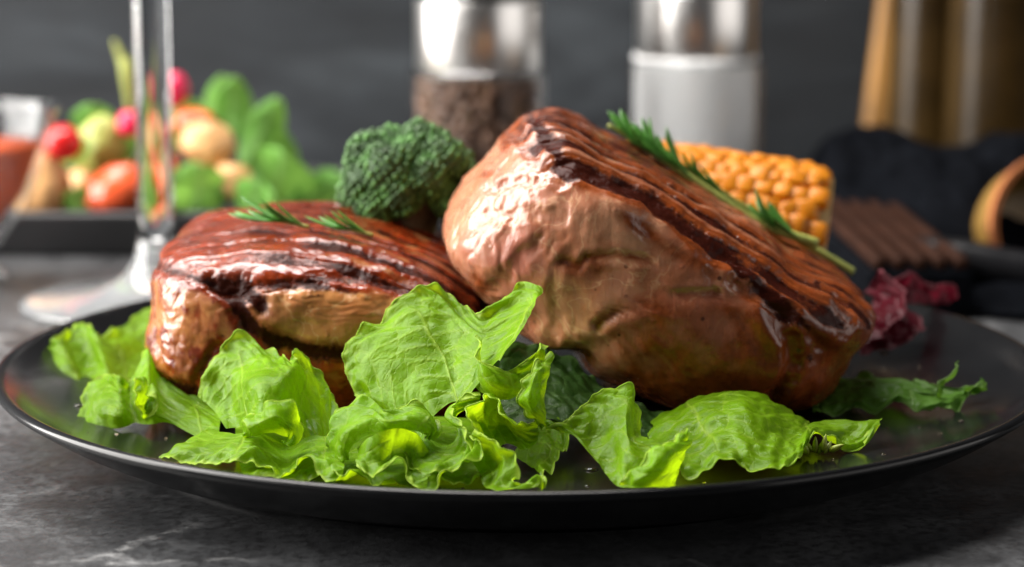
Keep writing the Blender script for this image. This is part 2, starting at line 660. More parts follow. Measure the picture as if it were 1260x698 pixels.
def make_plate():
    t = empty('dinner_plate')
    tag(t, 'large round black dinner plate with a raised rim under both steaks', 'plate')
    prof = [(0, .0108), (.060, .0108), (.095, .0110), (.108, .0116), (.118, .0132), (.126, .0160), (.1312, .0190),
            (.1330, .0201), (.1345, .0205), (.1356, .0200), (.1358, .0192), (.1350, .0181), (.1320, .0160),
            (.1240, .0110), (.1150, .0068), (.1060, .0042), (.1000, .0034), (.0985, .0030), (.0980, .0012), (.0972, .0006), (.0950, .0004),
            (.0925, .0008), (.0910, .0032), (.0850, .0046), (.0, .0048)]
    p = np.asarray(prof)
    pp = [p[0]]
    q = cr(p[1:], 150)
    q[:, 1] = np.maximum(q[:, 1], .0004)
    q[:, 0] = np.maximum(q[:, 0], 0)
    me = lathe('plate', np.vstack([p[:1], q]), 220)
    link('plate_body', me, M['plate'], t)
    ring = lathe('foot', [(.0935 + .0016 * math.cos(a), .0017 + .0016 * math.sin(a)) for a in np.linspace(0, 2 * math.pi, 10, endpoint=False)], 160, True)
    link('foot_ring', ring, M['plate'], t)


make_plate()


# ------------------------------------------------------------------ steaks
def cube_sphere(N):
    g = np.tan(np.linspace(-math.pi / 4, math.pi / 4, N + 1))
    vs, fs, idx = [], [], {}
    V = []
    F = []
    for ax in range(3):
        for s in (-1, 1):
            u, v = np.meshgrid(g, g, indexing='ij')
            p = np.zeros((N + 1, N + 1, 3))
            p[..., ax] = s
            p[..., (ax + 1) % 3] = u
            p[..., (ax + 2) % 3] = v
            o = sum(len(x) for x in V)
            V.append(p.reshape(-1, 3))
            i = np.arange(N)[:, None] * (N + 1) + np.arange(N)[None]
            q = np.stack([i, i + N + 1, i + N + 2, i + 1], -1).reshape(-1, 4) + o
            F.append(q if s > 0 else q[:, ::-1])
    V = np.vstack(V)
    F = np.vstack(F)
    key = np.round(V * 1e6).astype(np.int64)
    _, first, inv = np.unique(key, axis=0, return_index=True, return_inverse=True)
    V = V[first]
    F = inv.reshape(-1)[F]
    return V / np.linalg.norm(V, axis=1, keepdims=True), F


def vnormals(v, f):
    n = np.zeros_like(v)
    a = v[f[:, 2]] - v[f[:, 0]]
    b = v[f[:, 3]] - v[f[:, 1]]
    fn = np.cross(a, b)
    for k in range(4):
        np.add.at(n, f[:, k], fn)
    return n / (np.linalg.norm(n, axis=1, keepdims=True) + 1e-15)


def outline_radius(outline, centre, ang):
    o = cr(np.asarray(outline, float), 720, True) - np.asarray(centre, float)
    a = np.arctan2(-o[:, 1], o[:, 0])
    r = np.hypot(o[:, 0], o[:, 1])
    k = np.argsort(a)
    a, r = a[k], r[k]
    a = np.concatenate([a - 2 * math.pi, a, a + 2 * math.pi])
    r = np.concatenate([r, r, r])
    return np.interp(ang, a, r)


def steak_shape(outline, centre, Yc, depth_f, depth_b, e_f, e_b, dirs, lean=(0, 0)):
    """closed body whose seen outline follows the given one and whose thickness runs from depth_f before to depth_b behind Yc"""
    c3 = P(centre[0], centre[1], Yc)
    ppm = FPX / ((Yc - CAM[1]) * cp_ - (c3[2] - CAM[2]) * sp_)
    al = np.arctan2(dirs[:, 2], dirs[:, 0])
    cb = np.hypot(dirs[:, 0], dirs[:, 2])
    sb = dirs[:, 1]
    bins = np.linspace(-math.pi, math.pi, 181)
    mid = .5 * (bins[1:] + bins[:-1])
    target = outline_radius(outline, centre, mid)
    rho = target.copy() / ppm
    for it in range(5):
        r = np.interp(al, np.r_[mid - 2 * math.pi, mid, mid + 2 * math.pi], np.r_[rho, rho, rho])
        e = np.where(sb < 0, e_f, e_b)
        dep = np.where(sb < 0, depth_f, depth_b)
        rr = r * np.abs(cb) ** e
        y = np.sign(sb) * dep * np.abs(sb) ** e
        v = np.stack([c3[0] + rr * np.cos(al) + lean[0] * y, Yc + y, c3[2] + rr * np.sin(al) + lean[1] * y], 1)
        if it == 4: break
        qx, qy = proj(v)
        a2 = np.arctan2(-(qy - centre[1]), qx - centre[0])
        r2 = np.hypot(qx - centre[0], qy - centre[1])
        b = np.clip(np.digitize(a2, bins) - 1, 0, 179)
        mx = np.zeros(180)
        np.maximum.at(mx, b, r2)
        ratio = np.clip(target / np.maximum(mx, 1), .9, 1.1)
        ratio = np.convolve(np.r_[ratio[-4:], ratio, ratio[:4]], np.ones(9) / 9, 'valid')
        rho = rho * ratio
    return v, c3


def make_steak(name, label, v, f, c3, feats, m):
    n = vnormals(v, f)
    px, py = proj(v)                      # photograph pixels of each point, only used to lay out the marks on the meat
    A = feats(v, n, px, py)
    v = v + n * A['disp'][:, None]
    o3 = np.array([c3[0], c3[1], v[:, 2].min()])
    me = mesh_np(name, v - o3, f)
    for k in ('char', 'roast', 'pink', 'dry'):
        attr(me, k, np.clip(A[k], 0, 1))
    o = link(name, me, m)
    o.location = o3
    return tag(o, label, 'steak')


DIRS, FACES = cube_sphere(150)


def right_features(v, n, px, py):
    roll = R(29)
    upx, upz = math.sin(roll), math.cos(roll)
    top = n[:, 0] * upx + n[:, 2] * upz
    lx = (v[:, 0] * math.cos(roll) - v[:, 2] * math.sin(roll))
    s = v * 100
    big = fbm(s, .55, 3, 3.1)
    med = fbm(s, 1.5, 2, 9.7)
    fin = fbm(s, 5.0, 3, 5.5)
    disp = .0011 * big + .00022 * med + .00008 * fin
    # wrinkles on the left end, running down the face
    wr = np.abs(noise(np.stack([s[:, 0] * 2.2 + .8 * med, s[:, 1] * 1.2, s[:, 2] * .5], 1)))
    leftm = sstep(760, 620, px) * sstep(.75, .4, top)
    disp -= .0004 * leftm * (1 - sstep(0, .40, wr))
    # grill bars on the upper face
    topm = sstep(.26, .50, top)
    gy = v[:, 1] * 100 + .25 * noise(s, .5, 2.2) + .03 * (lx * 100) * 1.0
    ph = (gy + 3.62) / 1.12
    bar = np.abs(ph - np.round(ph)) * 2
    groove = sstep(.56, .36, bar + .05 * fin) * topm
    disp -= .0008 * groove
    disp += .0005 * topm * sstep(.6, .9, bar)
    edge = polydist(px, py, [(655, 150), (690, 196), (745, 222), (800, 245), (850, 285), (900, 320), (960, 375), (1010, 425)]) + 5 * med
    edgem = sstep(15, 3, edge) * sstep(.2, .5, top + .25 * sstep(700, 800, px))
    char = np.maximum(groove * (.85 + .5 * noise(s, .9, 4.4)), edgem * .9)
    disp -= .0007 * sstep(12, 2, edge)
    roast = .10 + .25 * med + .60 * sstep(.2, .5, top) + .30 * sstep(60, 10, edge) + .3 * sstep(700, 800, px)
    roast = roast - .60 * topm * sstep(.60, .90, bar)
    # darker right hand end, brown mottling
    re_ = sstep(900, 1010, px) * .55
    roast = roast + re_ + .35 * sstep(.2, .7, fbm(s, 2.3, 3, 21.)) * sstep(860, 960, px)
    # creases and seams
    for pts, wpx, dep, ch, ro in (
        ([(735, 402), (755, 385), (790, 372), (830, 364), (880, 362)], 5, .0007, .10, .75),
        ([(690, 320), (712, 328), (722, 316), (760, 314), (800, 322)], 4.5, .0005, .25, .9),
        ([(700, 310), (684, 330), (680, 360), (684, 400), (676, 420)], 6, .0003, 0, .25),
        ([(950, 385), (972, 420), (975, 450), (955, 490)], 8, .0016, .18, .7),
        ([(905, 345), (940, 368), (968, 385)], 7, .0010, .45, .9),
        ([(600, 235), (640, 222), (668, 228)], 4, .0006, .15, .6),
        ([(560, 290), (600, 268), (650, 262), (690, 268)], 7, .0005, 0, .2),
        ([(612, 350), (640, 318), (660, 300)], 7, .0005, 0, .25),
        ([(1030, 372), (1042, 395), (1036, 412)], 6, .0006, .5, .8),
        ([(985, 395), (1000, 408), (1020, 402)], 7, .0003, .35, .8),
        ([(640, 165), (662, 200), (690, 222)], 8, .0008, .2, .8)):
        d = polydist(px, py, pts) + 2.5 * med + 1.5 * fin
        k = sstep(wpx * 2.0, 0, d)
        disp -= dep * k * (n[:, 1] < .3)
        disp += dep * .45 * sstep(wpx * 4.5, wpx * 2, d) * sstep(wpx, wpx * 2, d)
        char = np.maximum(char, ch * k)
        roast = np.maximum(roast, ro * k)
    d = polydist(px, py, [(632, 168), (652, 148), (672, 138), (705, 146), (760, 176), (830, 214)]) + 8 * med
    roast = np.maximum(roast, 1.1 * sstep(34, 10, d))
    char = np.maximum(char, .52 * sstep(26, 6, d))
    for cx, cy, rx_, ry_, a_ in ((722, 330, 38, 22, .65), (800, 345, 40, 16, .5), (770, 255, 40, 14, .6), (690, 235, 22, 14, .5), (700, 440, 40, 20, .5), (585, 355, 22, 26, .75), (600, 215, 14, 7, .7), (660, 275, 22, 8, .35)):
        roast = np.maximum(roast, a_ * sstep(1.2, .3, np.hypot((px - cx) / rx_, (py - cy) / ry_) + .25 * med))
    spot = sstep(17, 5, np.hypot((px - 966), (py - 386)) + 6 * med)
    char = np.maximum(char, spot); disp -= .0012 * spot
    for cx, cy, r in ((1003, 352, 9), (985, 372, 7), (1018, 385, 8), (995, 440, 7), (1030, 430, 6), (640, 157, 10), (668, 146, 14), (616, 210, 5)):
        char = np.maximum(char, .7 * sstep(r, r * .3, np.hypot(px - cx, py - cy) + 4 * med + 3 * fin))
    pink = .9 * sstep(52, 8, np.hypot((px - 632) * 1.0, (py - 315) * .9) + 10 * med)
    pink = np.maximum(pink, .75 * sstep(1.15, .5, np.hypot((px - 850) / 120, (py - 425) / 70) + .15 * med))
    pink = np.maximum(pink, .55 * sstep(40, 5, np.hypot(px - 830, py - 385) + 10 * med))
    # big oval muscle stands slightly proud
    ov = sstep(1.1, .75, np.hypot((px - 860) / 125, (py - 430) / 66))
    disp += .0012 * ov * (n[:, 1] < 0)
    # long grain on the muscle
    st = noise(np.stack([(s[:, 0] + .62 * s[:, 2]) * 4.2 + .5 * med, s[:, 1] * .5, (s[:, 2] - .62 * s[:, 0]) * .55], 1))
    disp += .00022 * st * ov
    roast = roast + .22 * st * ov + .25 * ov
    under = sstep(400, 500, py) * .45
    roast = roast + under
    dry = .5 * sstep(-.2, .6, big) + .3 * (1 - topm)
    return dict(disp=disp, char=char, roast=roast * .9, pink=pink, dry=dry * .6)


def left_features(v, n, px, py):
    top = n[:, 2]
    s = v * 100
    big = fbm(s, .6, 3, 33.1)
    med = fbm(s, 1.6, 2, 39.7)
    fin = fbm(s, 5.0, 3, 35.5)
    disp = .0010 * big + .00022 * med + .00009 * fin
    topm = sstep(.40, .66, top)
    gy = v[:, 1] * 100 + .3 * noise(s, .45, 12.2) + .10 * s[:, 0]
    ph = (gy + 3.0) / 1.0
    bar = np.abs(ph - np.round(ph)) * 2
    groove = sstep(.54, .34, bar + .10 * fin) * topm * (.55 + .45 * sstep(300, 420, px))
    disp -= .0006 * groove
    char = groove * (.8 + .5 * noise(s, 1.0, 14.4))
    roast = .30 + .4 * med + .8 * sstep(.3, .7, top)
    side = sstep(.75, .5, top)
    roast = roast - .35 * topm * sstep(.60, .90, bar) * sstep(330, 470, px)
    # dark sear that runs along the top edge and down across the side
    for pts, wpx, ch, dep in (
        ([(190, 325), (225, 335), (268, 345), (330, 350), (420, 340), (520, 352), (590, 380)], 9, .65, .0008),
        ([(262, 345), (288, 365), (300, 390), (312, 405), (340, 425), (385, 432), (430, 438)], 12, .95, .0016),
        ([(270, 345), (300, 352), (320, 375)], 13, .95, .0010),
        ([(190, 470), (215, 480), (245, 488)], 8, .8, .0006),
        ([(268, 430), (252, 445), (246, 470)], 8, .4, .0008)):
        d = polydist(px, py, pts) + 4 * med + 2 * fin
        k = sstep(wpx * 1.6, wpx * .2, d)
        char = np.maximum(char, ch * k * (n[:, 1] < .3))
        roast = np.maximum(roast, sstep(wpx * 3.2, wpx, d) * .8)
        disp -= dep * k
    leftm = sstep(300, 240, px) * side
    blot = sstep(.05, .7, fbm(s, 2.6, 3, 51.))
    roast = roast + leftm * (.05 + .5 * blot)
    char = np.maximum(char, .55 * leftm * sstep(.45, .95, fbm(s, 3.2, 3, 61.)))
    tan = sstep(1.2, .6, np.hypot((px - 410) / 95, (py - 385) / 42)) * side
    roast = roast * (1 - .85 * tan)
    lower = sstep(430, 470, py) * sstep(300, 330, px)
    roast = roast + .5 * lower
    rgt = sstep(480, 560, px) * side
    roast = roast + .6 * rgt
    pink = .8 * leftm
    wr = np.abs(noise(np.stack([s[:, 0] * 1.1, s[:, 1] * 1.1, s[:, 2] * 3.6 + med], 1)))
    disp -= .0002 * side * (1 - sstep(0, .3, wr))
    return dict(disp=disp, char=char, roast=roast, pink=pink, dry=.25 * (1 - topm))


OUT_R = [(545, 278), (556, 245), (598, 190), (636, 151), (668, 133), (702, 141), (745, 163), (800, 191), (870, 233), (940, 276), (1000, 313), (1048, 345),
         (1070, 368), (1073, 392), (1060, 422), (1038, 465), (1010, 497), (986, 508), (950, 505), (880, 506), (830, 505), (790, 491), (740, 466), (700, 441), (655, 417),
         (630, 405), (600, 372), (574, 350), (553, 316)]
OUT_L = [(181, 425), (186, 370), (192, 335), (206, 300), (238, 270), (300, 253), (370, 249), (440, 255), (510, 272), (570, 300), (612, 345),
         (625, 400), (620, 450), (600, 495), (540, 515), (440, 522), (340, 520), (260, 505), (210, 488), (190, 470)]
v_, c_ = steak_shape(OUT_R, (810, 325), .008, .052, .050, .54, .50, DIRS)
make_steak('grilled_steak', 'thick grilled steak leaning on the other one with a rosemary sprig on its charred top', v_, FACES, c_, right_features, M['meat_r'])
v_, c_ = steak_shape(OUT_L, (400, 385), .020, .056, .052, .50, .50, DIRS)
make_steak('grilled_steak', 'flat lying grilled steak on the left of the plate with loose herb leaves on it', v_, FACES, c_, left_features, M['meat_l'])


# ------------------------------------------------------------------ leaves
def sheet(rows, nu=130, nv=60, bump=.00030, ruffle=.0019, seed=0, jag=0, floor=FLOOR + .0004, curl=0):
    """lofted leaf sheet; rows run rim -> base, points are (px, py, depth in cm)"""
    rr = []
    for row in rows:
        pts = []
        for (x, y, d) in row:
            Y = d / 100
            if y > 300:
                Y = min(Y, G(x, y, floor)[1] - .0003)
            pts.append(P(x, y, Y))
        rr.append(cr(pts, nu))
    g = np.stack(rr)                                   # rows x nu x 3
    g = np.stack([cr(g[:, i], nv) for i in range(nu)], 1)   # nv x nu x 3
    du = np.gradient(g, axis=1)
    dv = np.gradient(g, axis=0)
    n = np.cross(du, dv)
    n /= np.linalg.norm(n, axis=2, keepdims=True) + 1e-15
    for _ in range(2):
        n[1:-1, 1:-1] = (n[1:-1, 1:-1] * 2 + n[:-2, 1:-1] + n[2:, 1:-1] + n[1:-1, :-2] + n[1:-1, 2:])
        n /= np.linalg.norm(n, axis=2, keepdims=True) + 1e-15
    s = np.concatenate([np.zeros((nv, 1)), np.cumsum(np.linalg.norm(np.diff(g, axis=1), axis=2), 1)], 1) * 100
    t = np.concatenate([np.zeros((1, nu)), np.cumsum(np.linalg.norm(np.diff(g, axis=0), axis=2), 0)], 0) * 100
    sm = s.mean(0)[None].repeat(nv, 0)
    q = np.stack([s + seed * 7.7, t, np.full_like(s, seed * 3.3)], -1)
    d = bump * (noise(q, 1.6) * 1.2 + noise(q, 4.0, 5.) * .5)
    fade = np.exp(-t / .62)
    d = d + ruffle * fade * (noise(q, 1.3, 9.) * 1.3 + .9 * noise(q, 2.9, 19.)) + .22 * ruffle * np.exp(-t / .22) * noise(q, 5.5, 29.)
    g = g + n * d[..., None]
    if jag:
        # toothed rim: pull the rim in along the blade
        saw = np.abs(((s * jag) % 1.0) - .5) * 2 + .35 * noise(q, 2.2, 3.)
        pull = np.exp(-t / .35) * .0030 * saw
        dn = dv / (np.linalg.norm(dv, axis=2, keepdims=True) + 1e-12)
        g = g + dn * pull[..., None]
    else:
        saw = noise(q, 2.4, 31.) + .6 * noise(q, 6.0, 41.)
        dn = dv / (np.linalg.norm(dv, axis=2, keepdims=True) + 1e-12)
        g = g + dn * (np.exp(-t / .3) * .0005 * saw)[..., None]
    g[..., 2] = np.maximum(g[..., 2], floor - .0003)
    # veins: ribs fanning from the base to the rim
    un = np.linspace(0, 1, nu)[None].repeat(nv, 0)
    tv = np.linspace(0, 1, nv)[:, None].repeat(nu, 1)
    L = sm.max()
    H = t.max()
    k = max(1, round(L / 2.6))
    x = un * k + .06 * noise(q, .7, 77.) + .37 * seed
    fx = x - np.floor(x) - .5
    ph = np.abs(fx) * L / k
    vein = .8 * np.exp(-(ph / (.030 + .030 * tv)) ** 2) * sstep(.02, .35, tv)
    nb = max(2, round(H / .55))
    y = tv * nb + 1.7 * np.abs(fx) + .12 * noise(q, 1.1, 57.) + .5 * (fx > 0)
    fy = np.abs(y - np.floor(y) - .5) * H / nb
    vein = np.maximum(vein, .42 * np.exp(-(fy / .045) ** 2) * sstep(.0, .25, tv) * sstep(.55, .3, np.abs(fx)))
    rim = np.exp(-(t / .06) ** 2)
    return g, s, t, vein, rim


def leaf_mesh(name, sheets):
    V, F, UV, VE, RI = [], [], [], [], []
    o = 0
    for (g, s, t, ve, ri) in sheets:
        nv, nu, _ = g.shape
        i = np.arange(nv - 1)[:, None] * nu + np.arange(nu - 1)[None]
        F.append(np.stack([i, i + 1, i + nu + 1, i + nu], -1).reshape(-1, 4) + o)
        V.append(g.reshape(-1, 3))
        UV.append(np.stack([s + o * .001, t], -1).reshape(-1, 2))
        VE.append(ve.ravel()); RI.append(ri.ravel())
        o += nv * nu
        # thickened rim bead, an even 0.35 mm cord along the free edge
        edge = g[0]
        ring = 5
        tg = np.gradient(edge, axis=0); tg /= np.linalg.norm(tg, axis=1, keepdims=True) + 1e-12
        inn = g[1] - g[0]; inn /= np.linalg.norm(inn, axis=1, keepdims=True) + 1e-12
        b = np.cross(tg, inn)
        rad = .00020 * np.sin(np.linspace(.05, math.pi - .05, nu)) ** .3
        bv = np.stack([edge + rad[:, None] * (inn * math.cos(a) + b * math.sin(a)) for a in np.linspace(0, 2 * math.pi, ring, endpoint=False)], 1)
        V.append(bv.reshape(-1, 3))
        ii = np.arange(nu - 1)[:, None] * ring + np.arange(ring)[None]
        jj = np.arange(nu - 1)[:, None] * ring + ((np.arange(ring) + 1) % ring)[None]
        F.append(np.stack([ii, jj, jj + ring, ii + ring], -1).reshape(-1, 4) + o)
        UV.append(np.stack([s[0].repeat(ring), np.zeros(nu * ring)], -1))
        VE.append(np.zeros(nu * ring)); RI.append(np.ones(nu * ring))
        o += nu * ring
    V = np.vstack(V); F = np.vstack(F); UV = np.vstack(UV)
    c = np.array([V[:, 0].mean(), V[:, 1].mean(), V[:, 2].min()])
    me = mesh_np(name, V - c, F)
    uvl = me.uv_layers.new(name='UVMap')
    li = np.empty(len(me.loops), np.int32)
    me.loops.foreach_get('vertex_index', li)
    uvl.data.foreach_set('uv', UV[li].astype(np.float32).ravel())
    attr(me, 'vein', np.concatenate(VE)); attr(me, 'rim', np.concatenate(RI))
    return me, c


def leaf(name, label, cat, sheets, m, group=None, **kw):
    sh = [sheet(r, seed=i + len(label) % 13, **kw) for i, r in enumerate(sheets)]
    me, c = leaf_mesh(name, sh)
    o = link(name, me, m)
    o.location = c
    return tag(o, label, cat, group)


GL = 'lettuce leaves along the front of the plate'
leaf('lettuce_leaf', 'soft blurred lettuce leaf at the far left rim side of the plate', 'lettuce', [
    [[(36, 448, 2.0), (50, 428, 2.8), (68, 416, 2.2), (84, 408, 3.2), (100, 394, 3.6), (118, 410, 2.8), (140, 408, 4.2), (165, 390, 5.2), (198, 376, 5.6)],
     [(38, 462, 1.4), (60, 448, 1.4), (80, 440, 1.2), (98, 432, 2.2), (110, 425, 2.4), (122, 428, 1.6), (145, 425, 3.0), (168, 410, 4.2), (198, 400, 4.6)],
     [(44, 474, .8), (70, 470, .4), (92, 464, .5), (105, 458, 1.2), (118, 452, 1.4), (132, 455, .8), (150, 448, 2.0), (172, 438, 3.2), (198, 435, 3.6)],
     [(56, 481, 0), (76, 484, -.4), (98, 481, -.1), (112, 474, .4), (125, 472, .6), (138, 474, .3), (155, 468, 1.2), (175, 462, 2), (198, 465, 1.6)]],
], M['lettuce'], GL)
leaf('lettuce_leaf', 'curled lettuce leaf with a pointed fold below the left steak corner', 'lettuce', [
    [[(95, 518, -3.4), (104, 488, -2.6), (116, 465, -2.0), (130, 458, -1.9), (146, 466, -2.8), (158, 472, -2.2), (168, 450, -1.9), (182, 423, -1.6), (190, 452, -2.0), (210, 474, -2.6), (240, 486, -3.0), (275, 503, -3.6)],
     [(97, 521, -3.8), (108, 500, -3.4), (122, 485, -3.3), (136, 484, -3.5), (148, 488, -3.9), (160, 486, -3.1), (170, 474, -3.2), (183, 465, -3.3), (194, 478, -3.2), (214, 492, -3.6), (242, 502, -3.9), (272, 514, -4.4)],
     [(100, 524, -4.0), (114, 513, -3.9), (128, 506, -4.2), (142, 507, -4.5), (153, 508, -4.4), (163, 504, -3.8), (172, 500, -4.3), (184, 502, -4.7), (198, 504, -4.3), (218, 510, -4.4), (244, 520, -4.8), (270, 528, -5.2)],
     [(106, 526, -4.1), (120, 526, -4.1), (134, 527, -4.3), (146, 527, -4.6), (158, 524, -4.4), (166, 520, -4.2), (176, 522, -4.4), (188, 522, -4.6), (204, 520, -4.5), (224, 528, -5), (248, 540, -5.4), (268, 546, -5.8)]],
    [[(163, 470, -4.2), (168, 478, -4.8), (166, 495, -5.0), (170, 510, -5.0), (178, 516, -4.9), (185, 508, -4.9), (186, 490, -4.8), (180, 478, -4.4)],
     [(176, 468, -3.9), (180, 475, -4.1), (181, 488, -4.3), (181, 498, -4.5), (182, 503, -4.6), (185, 498, -4.6), (187, 486, -4.4), (185, 476, -4.1)]],
], M['lettuce'], GL)
leaf('lettuce_leaf', 'cupped bright lettuce leaf leaning on the front of the left steak', 'lettuce', [
    [[(243, 488, -5.0), (250, 462, -4.7), (270, 432, -4.5), (292, 411, -4.4), (325, 424, -4.6), (346, 440, -5.0), (358, 443, -5.7), (363, 430, -5.1), (385, 447, -4.9), (408, 485, -5.2), (425, 530, -6.0)],
     [(258, 500, -5.3), (268, 472, -5.0), (284, 450, -5.0), (304, 446, -5.2), (325, 450, -5.8), (345, 455, -6.5), (358, 456, -6.7), (368, 460, -6.1), (380, 475, -5.7), (395, 505, -6.0), (408, 540, -6.7)],
     [(268, 512, -5.8), (282, 496, -5.5), (294, 480, -5.9), (302, 470, -6.4), (320, 470, -7.1), (340, 476, -7.3), (355, 484, -7.1), (365, 495, -6.7), (378, 510, -6.5), (390, 530, -6.9), (395, 550, -7.2)],
     [(278, 528, -6.4), (290, 526, -6.3), (302, 522, -6.8), (312, 515, -7.4), (322, 510, -7.7), (335, 515, -7.7), (348, 525, -7.4), (360, 535, -7.4), (370, 545, -7.4), (378, 555, -7.4), (380, 562, -7.6)]],
    [[(298, 530, -7.4), (302, 514, -7.6), (316, 505, -8.0), (336, 500, -8.3), (356, 506, -8.2), (368, 522, -8.0), (366, 540, -8.2), (358, 550, -8.4)],
     [(299, 534, -8.0), (308, 524, -8.4), (322, 517, -8.8), (338, 514, -9.0), (352, 520, -8.8), (361, 531, -8.6), (360, 542, -8.5), (355, 548, -8.4)],
     [(300, 540, -8.0), (312, 538, -8.2), (325, 534, -8.4), (338, 533, -8.4), (348, 536, -8.3), (353, 540, -8.2), (354, 544, -8.2), (352, 547, -8.2)]],
    [[(193, 560, -7.4), (215, 565, -8.0), (240, 570, -8.6), (268, 574, -8.9), (290, 570, -9.2), (312, 566, -9.4), (328, 578, -9.5), (345, 589, -9.8), (356, 588, -9.9), (366, 575, -9.4), (380, 566, -9.1), (390, 575, -9.4), (400, 590, -9.9), (420, 590, -9.9)],
     [(205, 554, -7.3), (228, 556, -7.9), (252, 558, -8.3), (275, 560, -8.6), (296, 556, -9.0), (314, 554, -9.1), (330, 566, -9.0), (346, 576, -9.1), (358, 574, -9.0), (368, 565, -8.7), (382, 558, -8.5), (396, 562, -8.9), (410, 570, -9.3), (424, 572, -9.3)],
     [(226, 544, -6.9), (246, 545, -7.3), (266, 546, -7.7), (285, 546, -8.1), (302, 543, -8.4), (318, 544, -8.4), (333, 552, -8.2), (347, 560, -8.2), (360, 558, -8.1), (372, 552, -7.9), (384, 548, -7.8), (398, 550, -8.2), (412, 552, -8.5), (422, 556, -8.6)],
     [(256, 526, -5.9), (268, 530, -6.4), (282, 533, -6.9), (296, 534, -7.3), (310, 532, -7.5), (324, 534, -7.5), (337, 540, -7.4), (350, 546, -7.4), (362, 545, -7.4), (374, 541, -7.3), (386, 538, -7.2), (398, 538, -7.4), (410, 538, -7.6), (418, 540, -7.6)]],
], M['lettuce'], GL)
